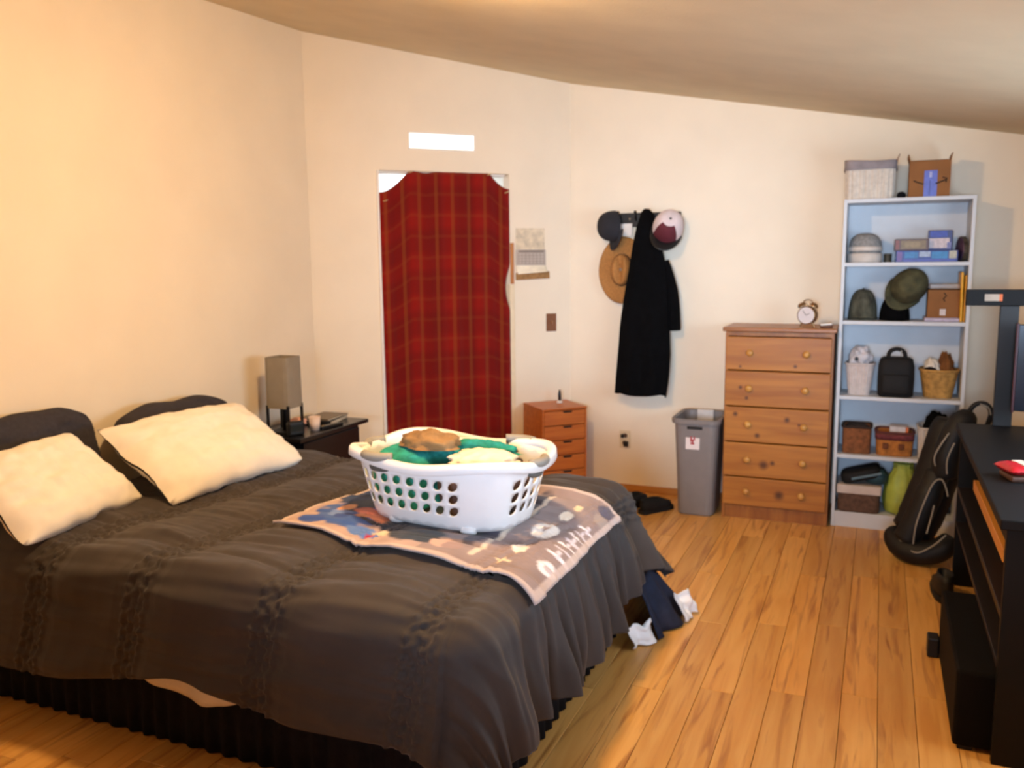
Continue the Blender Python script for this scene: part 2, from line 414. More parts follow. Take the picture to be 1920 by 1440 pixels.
# pillows
def pillow(name, label, loc, rot, a, b, t, mat, seed, group=None, flange=0.0, rnd_=0.04):
    bm = bmesh.new(); N = 40
    def f(side):
        def g(u, v):
            U, V = u*2-1, v*2-1
            x = a*U*(1-0.07*(1-U*U)*0-0.06*V*V*(1-abs(U))); y = b*V*(1-0.05*(1-abs(V))*U*U)
            # pinch the sides between the corners
            x *= 1-0.05*(1-V*V)-rnd_*0.5*V**4; y *= 1-0.06*(1-U*U)*abs(V)-rnd_*abs(U)**3.5; y += 0.012*nz(U*2.1+seed, seed, 1)
            pu = max(0, 1-abs(U)**3.2)**0.55; pv = max(0, 1-abs(V)**3.0)**0.55
            z = side*t*pu*pv
            z *= 1-0.10*math.exp(-((U*U+V*V)/0.25))*(side > 0)
            wr = (nz(U*2.2+seed, V*5, seed)*0.5+nz(U*5, V*2.4+seed, 3)*0.5)
            z += 0.016*wr*(pu*pv)**0.3*side+0.006*nz(U*9, V*9, seed)
            if flange and U < -0.80:
                k = (-0.80-U)/0.20; x -= flange*k*(1+0.5*nz(V*3, seed, 4)); z += side*0.005*k*(1-V*V)+0.012*k*math.sin(V*5+seed)
            return (x, y, z)
        return g
    surf(bm, f(1), N, N); surf(bm, f(-1), N, N)
    bmesh.ops.remove_doubles(bm, verts=bm.verts, dist=0.0015)
    # the underside flattens where it lies on the comforter (or on the sheet at the head of the bed)
    mw = T(*loc) @ Matrix.Rotation(math.radians(rot[2]), 4, 'Z') @ Matrix.Rotation(math.radians(rot[0]), 4, 'X'); mi = mw.inverted()
    for vt in bm.verts:
        pw_ = mw @ vt.co
        top = ZT+comf_h(pw_.x, pw_.y)-0.001 if pw_.x > -2.87 else 0.536
        if pw_.z < top: pw_.z = top; vt.co = mi @ pw_
    o = obj(name, bm, mat, None, smooth=True)
    o.location = loc; o.rotation_euler = tuple(math.radians(x) for x in rot)
    return tag(o, label, 'pillow', group)
case_m = M('white_pillowcase', 'efe6d8', rough=0.8, var=0.04, bmp=0.08, bscale=300, spec=0.2)
sham_m = M('charcoal_sham', '35333a', rough=0.8, var=0.12, scale=60, bmp=0.15, spec=0.2)
# local x = length of the pillow (world +Y after turning 90), local y = up the slope
pillow('pillow', 'white pillow with open pillowcase end leaning beside the nightstand', (-2.59, 2.785, 0.725), (31, 0, 87), 0.372, 0.245, 0.092, case_m, 3.1, flange=0.035)
pillow('pillow', 'white pillow slumped at the bed edge away from the nightstand', (-2.69, 2.095, 0.722), (36, 0, 99), 0.285, 0.212, 0.080, case_m, 8.7, flange=0.02)
pillow('pillow', 'charcoal pillow against the wall behind the white pillow beside the nightstand', (-2.905, 2.93, 0.755), (64, 0, 90), 0.36, 0.150, 0.075, sham_m, 5.3, rnd_=0.30)
pillow('pillow', 'charcoal pillow against the wall at the bed edge away from the nightstand', (-2.958, 2.165, 0.775), (76, 0, 91), 0.385, 0.180, 0.052, sham_m, 6.9, rnd_=0.30)

# printed throw blanket
Q = [Vector((-1.857, 2.262)), Vector((-0.868, 2.105)), Vector((-0.862, 3.0)), Vector((-1.74, 2.98))]
def towel_xy(p, q): return (1-q)*((1-p)*Q[0]+p*Q[1])+q*((1-p)*Q[3]+p*Q[2])
def towel_pt(p, q):
    # keep clear of the comforter relief below
    ab = towel_xy(p, q); hh = max(comf_h(ab.x+dx, ab.y+dy) for dx in (-0.02, 0, 0.02) for dy in (-0.02, 0, 0.02))
    return S(ab.x, ab.y, hh+0.010+0.002*nz(p*8, q*8, 1))
PRINT = [  # (kind, p, q, rp, rq, angle, colour)
    ('e', .20, .26, .14, .20, 20, '39589c'), ('e', .11, .10, .05, .05, 0, '2c4a94'), ('e', .34, .10, .07, .05, 0, '5a7ab8'), ('e', .16, .22, .05, .06, 0, '6d86c0'), ('e', .19, .20, .03, .05, 0, '24408a'),
    ('e', .10, .52, .10, .16, 0, '1e3158'), ('e', .16, .36, .07, .10, 0, '1d1c22'), ('e', .13, .31, .028, .055, 0, 'e0a06c'), ('e', .24, .30, .07, .045, -10, 'c06a4c'), ('e', .33, .27, .09, .05, -8, 'd08058'), ('e', .24, .24, .025, .03, 0, 'd89060'),
    ('e', .30, .21, .06, .018, -12, '2a1a1c'), ('e', .375, .085, .02, .025, 0, 'b03048'), ('e', .42, .13, .06, .03, 0, 'd8c8a8'),
    ('e', .52, .17, .10, .11, 10, '2c2c2e'), ('e', .58, .12, .08, .05, 0, '1e2020'), ('e', .45, .30, .12, .16, 0, '3a3a40'),
    ('e', .66, .12, .05, .06, 0, 'c2a090'), ('e', .70, .10, .035, .04, 0, '9c8078'), ('e', .72, .55, .06, .40, 0, '4c4650'), ('e', .66, .40, .05, .16, 0, '55504f'),
    ('l', .775, .08, .755, .90, .010, 0, 'd6c6b4'),
    ('e', .87, .50, .040, .085, 0, 'f4e8dc'), ('e', .868, .52, .010, .028, 0, 'a08880'), ('e', .87, .27, .028, .055, 15, 'f2e4d4'), ('e', .875, .71, .022, .050, 0, 'f2e2cc'),
    ('e', .87, .12, .012, .035, 0, 'e8d0b0'), ('e', .87, .12, .026, .012, 0, 'e8d0b0'), ('e', .885, .82, .012, .030, 0, 'e0c8a0'),
    ('e', .965, .215, .026, .048, 0, 'eee6e6'), ('e', .968, .215, .012, .024, 0, 'bdaeb0')]
for k, q in enumerate((.34, .40, .46, .52, .58, .64, .70)):   # row of stroke-like glyphs along the hanging end
    PRINT.append(('l', .935+.006*(k % 2), q-.012, .99, q+.012*((k*3) % 3-1), .0075, 0, 'd6ccd4' if k % 2 else 'efe6ea'))
    if k % 3 != 1: PRINT.append(('l', .962, q-.02, .955, q+.022, .006, 0, 'd6ccd4'))
PRINT += [('e', .965, .84, .03, .05, 0, '9c8c84'), ('e', .965, .93, .04, .05, 0, '5a5664')]
def towel_col(p, q):
    base = Vector(lin('8f7c78')) if p > 0.60 else Vector(lin('b3998f'))
    base *= 1+0.16*nz(p*16, q*14, 2)
    edge = min(p, 1-p, q, 1-q)
    for s in PRINT:
        wob = 0.22*nz(p*26, q*22, 5)
        if s[0] == 'e':
            _, cp, cq, rp, rq, an, c = s; A = math.radians(an)
            x, y = p-cp, (q-cq)*0.8; x, y = x*math.cos(A)+y*math.sin(A), -x*math.sin(A)+y*math.cos(A)
            d = math.hypot(x/rp, y/(rq*0.8))+wob
            k = min(1, max(0, (1.06-d)/0.16))
        else:
            _, p0, q0, p1, q1, wd, _z, c = s
            ax, ay = p1-p0, (q1-q0)*0.8; tt = max(0, min(1, ((p-p0)*ax+(q-q0)*0.8*ay)/(ax*ax+ay*ay)))
            d = math.hypot(p-p0-tt*ax, (q-q0)*0.8-tt*ay)/wd+wob
            k = min(1, max(0, (1.15-d)/0.4))
        base = base.lerp(Vector(lin(c)), k)
    if edge < 0.022: base = base.lerp(Vector(lin('c9b4aa')), 0.85)
    return base
NU, NV = 170, 130
bm = bmesh.new(); surf(bm, lambda u, v: towel_pt(u, v), NU, NV)
me_cols = [towel_col(i/NU, j/NV) for i in range(NU+1) for j in range(NV+1)]
mt, t, bs = nt('printed_fleece'); at = t.nodes.new('ShaderNodeAttribute'); at.attribute_name = 'print'
t.links.new(at.outputs['Color'], bs.inputs['Base Color']); bs.inputs['Roughness'].default_value = 0.9; bs.inputs['Specular IOR Level'].default_value = 0.15; bs.inputs['Sheen Weight'].default_value = 0.2
tow = obj('throw_blanket', bm, mt, None, smooth=True, solid=0.008, off=1)
ca = tow.data.color_attributes.new('print', 'FLOAT_COLOR', 'POINT')
for i, c in enumerate(me_cols): ca.data[i].color = (*c, 1)
tag(tow, 'mauve throw blanket with a blue print spread on the comforter under the basket', 'blanket')

# navy cloth hanging at the far foot corner, crumpled white papers on the floor
navy_m = M('navy_cloth', '1a2238', rough=0.85, var=0.3, scale=30, bmp=0.2)
bm = bmesh.new()
def nav(u, v):
    # gathered at the foot corner of the bed, from inside the comforter hem out to the floor
    s_ = 0.44*u; fold = 0.003+0.013*v
    w_ = fold*math.sin(u*24+0.8*math.sin(v*3))+0.010*v*nz(u*5, v*3, 2)
    g_ = max(0.0, min(1.0, (s_-0.06)/0.20)); r = 0.106+0.130*v+g_*(0.020+0.105*v)+w_
    if s_ < 0.10: x, y = XI+r, YF-0.10+s_
    else: A = (s_-0.10)/0.20; x, y = XI+r*math.cos(A), YF+r*math.sin(A)
    return (x, y, 0.30*(1-v)+0.008)
surf(bm, nav, 90, 18)
o = obj('hanging_cloth', bm, navy_m, None, smooth=True, solid=0.006); tag(o, 'dark navy cloth hanging from the foot corner of the bed to the floor', 'cloth')
def paper(loc, s, rz, seed):
    bm = bmesh.new()
    surf(bm, lambda u, v: ((u-.5)*s[0], (v-.5)*s[1]*0.35+0.03*nz(u*3, v*3, seed), (v*s[2])*(0.85+0.2*nz(u*3+seed, 1, 2))+0.006*nz(u*5, v*5, seed+2)+0.008), 14, 14)
    o = obj('crumpled_paper', bm, M('white_paper', 'f2f2f4', rough=0.7, var=0.03), None, smooth=True, solid=0.004); o.location = loc; o.rotation_euler = (0, 0, math.radians(rz)); return o
tag(paper((-0.80, 3.125, 0.0), (0.13, 0.12, 0.085), 62, 1.5), 'crumpled white paper on the floor against the bed skirt, in front of the navy cloth', 'paper')
tag(paper((-0.69, 3.45, 0.0), (0.12, 0.12, 0.12), 75, 6.5), 'upright white paper on the floor beside the end of the navy cloth', 'paper')

# ================================================================== LAUNDRY BASKET
bz = 0.633
bk = thing('laundry_basket', 'white plastic laundry basket with oval holes standing on the throw blanket', 'basket', (-1.33, 2.572, bz), (0, 0, -7))
plastic_w = M('white_plastic', 'eceae8', rough=0.38, var=0.02, spec=0.5)
grip_m = M('grey_grip', '8f8a80', rough=0.6, var=0.1)
HB = 0.215
def ring_table(rx, ry, ex, n):
    P = [se(2*PI*i/2000, rx, ry, ex) for i in range(2001)]; s = [0]
    for i in range(2000): s.append(s[-1]+math.dist(P[i], P[i+1]))
    out = []; j = 0
    for k in range(n):
        g = s[-1]*k/n
        while s[j+1] < g: j += 1
        out.append(2*PI*(j+(g-s[j])/(s[j+1]-s[j]))/2000)
    return out
NUb, NVb, SUB = 32, 5, 4
TH = ring_table(0.302, 0.20, 3.0, NUb*SUB)
def bwall(i, v):        # i in units of sub-cells (float), v 0..1 height
    i0 = int(math.floor(i)) % (NUb*SUB); i1 = (i0+1) % (NUb*SUB); f = i-math.floor(i)
    k = v**0.85
    rx, ry = 0.272+0.054*k, 0.172+0.048*k
    A = se(TH[i0], rx, ry, 3.0); B = se(TH[i1], rx, ry, 3.0)
    return (A[0]+(B[0]-A[0])*f, A[1]+(B[1]-A[1])*f, v*HB)
bm = bmesh.new(); cache = {}
def V_(i, j4):
    key = (i % (NUb*SUB), j4)
    if key not in cache: cache[key] = bm.verts.new(bwall(key[0], j4/(NVb*SUB)))
    return cache[key]
for c in range(NUb):
    mid = bwall(c*SUB+2, 0.5)
    for r in range(NVb):
        bd = [V_(c*SUB+k, r*SUB) for k in range(4)]+[V_(c*SUB+4, r*SUB+k) for k in range(4)]+[V_(c*SUB+4-k, r*SUB+4) for k in range(4)]+[V_(c*SUB, r*SUB+4-k) for k in range(4)]
        hole = 1 <= r <= 3 and ((abs(mid[1]) > 0.155 and -0.268 < mid[0] < 0.15) or (abs(mid[0]) > 0.27 and abs(mid[1]) < 0.085))
        bxy = [(k, 0) for k in range(4)]+[(4, k) for k in range(4)]+[(4-k, 4) for k in range(4)]+[(0, 4-k) for k in range(4)]
        if hole:
            inner = []
            for bx_, by_ in bxy:
                A = math.atan2(by_-2, bx_-2); ex_, ey_ = 1.22*math.cos(A), 1.55*math.sin(A); ex_ += 0.28*ey_
                inner.append(bm.verts.new(bwall(c*SUB+2+ex_, (r*SUB+2+ey_)/(NVb*SUB))))
            for k in range(16): bm.faces.new((bd[k], bd[(k+1) % 16], inner[(k+1) % 16], inner[k]))
        else:
            cen = bm.verts.new(bwall(c*SUB+2, (r*SUB+2)/(NVb*SUB)))
            for k in range(16): bm.faces.new((bd[k], bd[(k+1) % 16], cen))
bm.faces.new([V_(i, 0) for i in range(NUb*SUB)][::-1])
obj('body', bm, plastic_w, bk, smooth=True, solid=0.003)
# rolled rim with a gentle wave
def rimz(th): return HB+0.012*math.cos(2*th)*0-0.012*math.cos(4*th)
bm = bmesh.new()
def rim(u, v):
    th = TH[int(round(u*NUb*SUB)) % (NUb*SUB)]
    prof = [(0.0, -0.012), (0.001, 0.008), (0.008, 0.016), (0.022, 0.016), (0.029, 0.008), (0.031, -0.016), (0.027, -0.018), (0.025, 0.002), (0.008, 0.004), (0.004, -0.012)]
    o_, dz_ = prof[int(round(v*10)) % 10]
    x, y = se(th, 0.326+o_, 0.220+o_, 3.0); return (x, y, rimz(th)+dz_)
surf(bm, rim, NUb*SUB, 10, cu=True, cv=True)
obj('rim', bm, plastic_w, bk, smooth=True)
for th, ln in ((PI, 0.10), (0.02, 0.10), (-1.98, 0.115), (1.16, 0.115)):
    x, y = se(th, 0.340, 0.234, 3.0); nx, ny = (math.copysign(1, x), 0) if abs(x) > 0.32 else (0, math.copysign(1, y))
    g = bmesh.new(); pts = []
    for k in range(9):
        q = (k/8-0.5)*ln; pts.append((x-ny*q+nx*0.012-nx*0.02*(2*k/8-1)**2, y+nx*q+ny*0.012-ny*0.02*(2*k/8-1)**2, rimz(th)+0.012))
    tube(g, pts, 0.016, n=10); h_ = obj('handle', g, grip_m, bk, smooth=True)
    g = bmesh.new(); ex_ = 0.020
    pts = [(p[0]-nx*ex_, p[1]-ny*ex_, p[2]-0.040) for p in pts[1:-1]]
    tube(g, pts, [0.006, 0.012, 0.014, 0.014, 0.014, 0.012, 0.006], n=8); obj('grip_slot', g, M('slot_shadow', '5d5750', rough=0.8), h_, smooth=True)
for x in (-0.13, 0.16):
    obj('foot', LOFT([(-0.010, 0.03, 0.02, x, -0.148), (0.012, 0.034, 0.022, x, -0.148)], n=14), plastic_w, bk, smooth=True)
def crumple(name, label, cat, c, r, seed, mat, amp=0.25, freq=3.0, rz=0, parent=None, flat=0.0, group=None, n=44, boxy=1.0, taper=0.0):
    bm = bmesh.new()
    def f(u, v):
        th = u*2*PI; ph = (v-0.5)*PI*0.999
        d = Vector((math.cos(th)*math.cos(ph), math.sin(th)*math.cos(ph), math.sin(ph)))
        k = 1+amp*(nz(d.x*freq+seed, d.y*freq, d.z*freq)+0.5*(0.5-abs(nz(d.x*freq*2, d.y*freq*2+seed, d.z*freq*2)))-0.1)
        if boxy != 1: d = Vector([math.copysign(abs(q)**boxy, q) for q in d])
        z = d.z*k
        if z < -flat: z = -flat+(z+flat)*0.05
        q = 1-taper*max(0, min(1, (1-z)/2))
        return (c[0]+d.x*k*r[0]*q, c[1]+d.y*k*r[1]*q, c[2]+z*r[2])
    surf(bm, f, n, n//2, cu=True)
    bmesh.ops.remove_doubles(bm, verts=bm.verts, dist=1e-5)
    if parent is None:
        xform(bm, T(-c[0], -c[1], -c[2]))
        o = obj(name, bm, mat, None, smooth=True); o.location = c; o.rotation_euler = (0, 0, math.radians(rz))
    else: o = obj(name, bm, mat, parent, smooth=True)
    if label: tag(o, label, cat, group)
    return o
bw = lambda x, y: (bk.location.x+x*math.cos(math.radians(-7))-y*math.sin(math.radians(-7)), bk.location.y+x*math.sin(math.radians(-7))+y*math.cos(math.radians(-7)))
teal_m = M('teal_towel', '1f8c86', rough=0.9, var=0.3, scale=30, bmp=0.3)
tan_m = M('tan_cloth', '8a6a44', rough=0.9, var=0.35, scale=14, bmp=0.3)
whc_m = M('white_cloth', 'e6dccc', rough=0.9, var=0.06, bmp=0.2)
brown_m = M('brown_cloth', '4a3530', rough=0.9, var=0.3, bmp=0.2)
x, y = bw(-0.142, 0.005); crumple('folded_towel', 'teal towel lying in the laundry basket under the tan shirt', 'towel', (x, y, bz+0.118), (0.130, 0.160, 0.108), 2.0, teal_m, 0.10, 3, rz=-7, boxy=0.55, flat=0.93, taper=0.14)
x, y = bw(0.135, 0.000); crumple('trousers', 'dark brown cloth filling the laundry basket beside the teal towel', 'clothing', (x, y, bz+0.105), (0.132, 0.160, 0.094), 3.7, brown_m, 0.10, 3, rz=-7, boxy=0.55, flat=0.93, taper=0.14)
x, y = bw(-0.075, -0.02); crumple('shirt', 'tan brown shirt heaped on top of the teal towel in the laundry basket', 'clothing', (x, y, bz+0.232), (0.115, 0.08, 0.050), 5.0, tan_m, 0.30, 2.6, rz=-15)
x, y = bw(0.150, -0.035); crumple('undershirt', 'white cloth heaped beside the tan shirt in the laundry basket', 'clothing', (x, y, bz+0.205), (0.115, 0.10, 0.035), 9.0, whc_m, 0.25, 3, rz=-7)
x, y = bw(0.06, 0.125); crumple('dish_cloth', 'small teal cloth against the inner wall of the laundry basket', 'towel', (x, y, bz+0.198), (0.13, 0.035, 0.038), 4.2, teal_m, 0.25, 3, rz=-7)

# ================================================================== CEILING LAMP (above the bed, out of frame)
lz = ceil_z(*LAMP)
cl = thing('ceiling_lamp', 'round flush ceiling lamp above the bed', 'lamp', (LAMP[0], LAMP[1], lz))
obj('mount_plate', LOFT([(0.03, 0.11, 0.11), (-0.012, 0.11, 0.11)], n=32), M('brass', 'b08d4a', rough=0.35, metal=0.9), cl, smooth=False)
lamp_g = glow('lamp_glass', 'ffd6a0', 1.0)
lamp_g.node_tree.nodes['Principled BSDF'].inputs['Emission Color'].default_value = (1.0, 0.63, 0.285, 1)
lamp_g.node_tree.nodes['Principled BSDF'].inputs['Emission Strength'].default_value = LAMP_E
obj('shade', LOFT([(-0.012, 0.075, 0.075), (-0.03, 0.085, 0.085), (-0.06, 0.08, 0.08), (-0.08, 0.06, 0.06), (-0.092, 0.03, 0.03)], n=32), lamp_g, cl, smooth=True)

# ================================================================== DOORWAY CURTAIN
mt, t, bs = nt('red_plaid')
tc = t.nodes.new('ShaderNodeTexCoord'); sx = t.nodes.new('ShaderNodeSeparateXYZ'); t.links.new(tc.outputs['UV'], sx.inputs[0])
def stripe(sock, period, width, phase=0.0):
    a = math_n(t, 'FRACT', math_n(t, 'ADD', math_n(t, 'DIVIDE', sock, period), phase))
    d = math_n(t, 'ABSOLUTE', math_n(t, 'SUBTRACT', a, 0.5))
    r = ND(t, 'ShaderNodeMapRange'); r.inputs[1].default_value = width*0.45; r.inputs[2].default_value = width*0.75; r.inputs[3].default_value = 1; r.inputs[4].default_value = 0
    t.links.new(d, r.inputs[0]); return r.outputs[0]
base = mixc(t, math_n(t, 'MULTIPLY', stripe(sx.outputs[0], 0.21, 0.5), 0.42), lin('86160f'), lin('560d0c'))
base = mixc(t, math_n(t, 'MULTIPLY', stripe(sx.outputs[1], 0.25, 0.5), 0.32), base, lin('560c0b'))
base = mixc(t, math_n(t, 'MULTIPLY', stripe(sx.outputs[0], 0.105, 0.16, 0.25), 0.36), base, lin('8a4c20'))
base = mixc(t, math_n(t, 'MULTIPLY', stripe(sx.outputs[1], 0.125, 0.13, 0.3), 0.13), base, lin('8a4a20'))
n = ND(t, 'ShaderNodeTexNoise'); n.inputs['Scale'].default_value = 400; t.links.new(tc.outputs['UV'], n.inputs['Vector']); bump(t, bs, n.outputs[0], 0.3, 0.003)
t.links.new(base, bs.inputs['Base Color']); bs.inputs['Roughness'].default_value = 0.9; bs.inputs['Specular IOR Level'].default_value = 0.1; bs.inputs['Sheen Weight'].default_value = 0.2
plaid = mt
cur = thing('door_curtain', 'red plaid blanket pinned as a curtain over the doorway', 'curtain', (DX, DY, 0), (0, 0, 45))
s0, s1 = d0+0.012, d1-0.006
def top_z(s):
    if s < 0.60: k = (0.60-s)/(0.60-s0); return 2.043-0.128*(math.sin(min(1, k)*PI/2)**1.15)
    if s > 1.105: k = (s-1.105)/(s1-1.105); return 2.043-0.092*(math.sin(min(1, k)*PI/2)**1.15)
    return 2.043-0.010*math.exp(-((s-0.70)/0.04)**2)
NCU, NCV = 96, 80
bm = bmesh.new(); uvl = bm.loops.layers.uv.new('UVMap'); uvd = {}
def curt(u, v):
    s = s0+(s1-s0)*u; z1 = top_z(s); z = 0.03+(z1-0.03)*v
    amp = 0.004+0.011*(1-v)
    y = -0.012+amp*(math.sin(s*2*PI/0.16+0.9*math.sin(z*1.3))*0.6+0.4*math.sin(s*2*PI/0.083+z))
    x = s
    if u > 0.94 and 1.20 < z < 1.48:          # pulled-in edge that shows a gap to the hall
        x -= 0.030*math.sin((z-1.20)/0.28*PI)*((u-0.94)/0.06)
    x += 0.016*(1-v)*(0.5-u)*(1 if u < 0.5 else 0.3)
    return (x, y, z)
g = surf(bm, curt, NCU, NCV)
for i in range(NCU+1):
    for j in range(NCV+1):
        co = g[i][j].co; uvd[g[i][j]] = (s0+(s1-s0)*i/NCU, 0.03+2.0*j/NCV)
for f in bm.faces:
    for l in f.loops: l[uvl].uv = uvd[l.vert]
obj('fabric', bm, plaid, cur, smooth=True, solid=0.003)
pin_m = M('pin_metal', 'd8c090', rough=0.3, metal=0.8)
for s, z in ((0.445, 1.865), (0.60, 2.035), (1.10, 2.035), (1.215, 1.93)):
    obj('pin', TUBE([(s-0.012, -0.028, z-0.004), (s, -0.036, z), (s+0.014, -0.028, z+0.006)], 0.0035, n=6), pin_m, cur, smooth=True)

# ================================================================== CALENDAR, SWITCH, OUTLET
cal = thing('wall_calendar', 'paper wall calendar with a curled page hanging beside the doorway', 'calendar', (DX, DY, 0), (0, 0, 45))
paper_m = M('calendar_paper', 'ddd0b8', rough=0.8, var=0.04)
obj('picture_sheet', BOX(1.285, 1.485, -0.006, -0.002, 1.575, 1.712, 0.001), M('calendar_picture', 'd8c8ac', rough=0.7, var=0.22, scale=22), cal)
pg = obj('date_page', BOX(1.283, 1.490, -0.010, -0.004, 1.478, 1.578, 0.001), M('date_page', 'b9aca0', rough=0.8, var=0.05), cal)
gm = M('calendar_ink', '8f827a', rough=0.8)
for k in range(8): obj('grid_line', BOX(1.298+k*0.0255, 1.300+k*0.0255, -0.0110, -0.0101, 1.485, 1.556), gm, pg)
for k in range(5): obj('grid_line', BOX(1.298, 1.478, -0.0110, -0.0101, 1.485+k*0.0175, 1.487+k*0.0175), gm, pg)
obj('heading', BOX(1.30, 1.478, -0.0115, -0.0101, 1.562, 1.572), M('calendar_heading', '7c7068', rough=0.8), pg)
bm = bmesh.new(); surf(bm, lambda u, v: (1.290+0.2*u, -0.008-0.030*v*v*(0.6+0.4*u), 1.478-0.055*v+0.014*v*u), 12, 8)
obj('curled_page', bm, M('curled_page', 'efe4cc', rough=0.8), cal, smooth=True, solid=0.0012)
obj('bottom_strip', xform(BOX(-0.118, 0.118, -0.009, -0.003, -0.023, 0.023, 0.002), T(1.400, 0, 1.412) @ RY(-2)), M('cork_strip', '9c7448', rough=0.85, var=0.2, scale=60), cal)
sw = thing('light_switch', 'brown light switch plate on the wall beside the calendar', 'switch', (DX, DY, 0), (0, 0, 45))
obj('plate', BOX(1.495, 1.566, -0.007, -0.001, 1.050, 1.166, 0.002), M('brown_plate', '7a4a26', rough=0.45, var=0.08), sw)
obj('toggle', BOX(1.5255, 1.5355, -0.018, -0.007, 1.098, 1.118, 0.002), M('toggle', '9a6a40', rough=0.4), sw)
ol = thing('wall_outlet', 'cream wall outlet with dark plugs low on the wall beside the bin', 'outlet', (-1.49, YB, 0.345))
obj('plate', BOX(-0.036, 0.036, -0.006, -0.001, -0.058, 0.058, 0.002), M('cream_plate', 'e0cfae', rough=0.45, var=0.03), ol)
for z in (0.024, -0.024):
    obj('socket', xform(LOFT([(0.0, 0.017, 0.014), (0.004, 0.016, 0.013)], n=16, ex=3), T(0, -0.006, z) @ RX(90)), M('brown_socket', '5a4030', rough=0.5), ol)
obj('plug', BOX(-0.004, 0.026, -0.034, -0.011, -0.044, -0.010, 0.004), M('black_plastic', '141416', rough=0.4, var=0.1), ol)
obj('plug', BOX(-0.024, -0.002, -0.030, -0.011, 0.012, 0.036, 0.004), _mats['black_plastic'], ol)

# ================================================================== SMALL DRAWER CHEST on the diagonal wall
ch_m = wood('orange_pine', 'c4702c', 'aa581c', axis='x', rough=0.4, scale=8)
ch = thing('drawer_chest', 'small orange wood chest of six slim drawers beside the doorway', 'chest of drawers', (DX, DY, 0), (0, 0, 45))
c0, c1, cd0, cd1, chz = 1.325, 1.632, -0.315, -0.012, 0.592
for a in ((c0, c0+0.012, cd0, cd1, 0, chz-0.012), (c1-0.012, c1, cd0, cd1, 0, chz-0.012)):
    obj('side_panel', BOX(*a, 0.001), ch_m, ch)
obj('back_panel', BOX(c0+0.012, c1-0.012, cd1-0.006, cd1, 0, chz-0.012), ch_m, ch)
obj('top', BOX(c0-0.002, c1+0.002, cd0-0.004, cd1, chz-0.012, chz, 0.002), ch_m, ch)
slot_m = M('dark_slot', '1e0f08', rough=0.8)
for k in range(6):
    z1 = chz-0.017-k*0.0955; z0 = z1-0.090
    d = obj('drawer', BOX(c0+0.014, c1-0.014, cd0-0.001, cd1-0.01, z0, z1, 0.002), ch_m, ch)
    xc = (c0+c1)/2+0.02
    g = bmesh.new(); prism(g, [(-0.034, 0.0), (0.034, 0.0), (0.026, -0.013), (-0.026, -0.013)], 0, 0.0012)
    obj('finger_slot', xform(g, T(xc, cd0-0.0011, z1-0.002) @ RX(90)), slot_m, d)
bt = thing('small_bottle', 'small dark bottle with a white base on the orange chest', 'bottle', (DX+S2*(1.535+0.12), DY+S2*(1.535-0.12), chz))
obj('base', LOFT([(0, 0.019, 0.019), (0.010, 0.019, 0.019), (0.016, 0.010, 0.010)], n=18), white_m, bt, smooth=True)
obj('body', LOFT([(0.016, 0.009, 0.009), (0.03, 0.011, 0.011), (0.062, 0.011, 0.011), (0.072, 0.007, 0.007), (0.085, 0.007, 0.007)], n=16), M('dark_glass', '1c1a20', rough=0.2), bt, smooth=True)

# ================================================================== COAT RACK, HATS, JACKET
blk = M('black_paint', '121214', rough=0.45, var=0.1)
rk = thing('coat_rack', 'black wall-mounted coat rack board with hooks', 'coat rack', (-1.36, YB, 1.755))
obj('board', BOX(-0.215, 0.215, -0.022, -0.001, -0.045, 0.042, 0.004), blk, rk)
for x in (-0.17, -0.06, 0.03, 0.16):
    h = obj('hook', TUBE(spline([(x, -0.022, 0.0), (x, -0.05, -0.004), (x, -0.068, 0.018), (x, -0.066, 0.040)], 4), 0.006, n=8), blk, rk, smooth=True)
    obj('knob', LOFT([(-0.008, 0.003, 0.003, x, -0.066), (-0.004, 0.009, 0.009, x, -0.066), (0.004, 0.009, 0.009, x, -0.066), (0.009, 0.003, 0.003, x, -0.066)], n=10), blk, h, smooth=True).location = (0, 0, 0.045)
obj('screw', xform(LOFT([(0, 0.008, 0.008), (0.003, 0.006, 0.006)], n=12), T(-0.105, -0.022, 0.005) @ RX(90)), M('chrome', 'b8b8b8', rough=0.25, metal=1), rk)

def dome(bm, rx, ry, h, n=28, m_=12, ex=2.0, pw=0.55, dent=None, z0=0.0):
    def f(u, v):
        th = u*2*PI; r = math.cos(v*PI/2*0.999); x, y = se(th, rx*r**pw, ry*r**pw, ex) if r > 0 else (0, 0)
        z = z0+h*math.sin(v*PI/2)
        if dent: z -= dent(x, y, v)
        return (x, y, z)
    surf(bm, f, n, m_, cu=True); bmesh.ops.remove_doubles(bm, verts=bm.verts, dist=1e-5); return bm
# straw hat hanging by its brim: axis towards the room
straw = M('straw', 'a9743c', rough=0.8, var=0.2, scale=90, bmp=0.4, bscale=220)
ht = thing('straw_hat', 'tan straw hat with wide brim hanging on the coat rack behind the jacket', 'hat', (-1.508, YB-0.030, 1.442), (86, 0, 0))
bm = bmesh.new()
def brim(u, v):
    th = u*2*PI; k = 0.45+0.55*v; x, y = 0.150*k*math.cos(th), 0.212*k*math.sin(th)
    return (x, y, 0.012*v*v*math.cos(2*th)+0.012)
surf(bm, brim, 48, 8, cu=True); obj('brim', bm, straw, ht, smooth=True, solid=0.004)
bm = dome(bmesh.new(), 0.066, 0.098, 0.070, dent=lambda x, y, v: 0.035*math.exp(-(x/0.018)**2)*(v > 0.4)*min(1, (v-0.4)*3) if v > 0.4 else 0, z0=0.012, pw=0.35)
obj('crown', bm, straw, ht, smooth=True)
obj('hat_band', LOFT([(0.016, 0.0685, 0.1005), (0.036, 0.067, 0.099)], n=36, cap0=False, cap1=False), M('hat_band', '4a3220', rough=0.8), ht, smooth=True, solid=0.002)
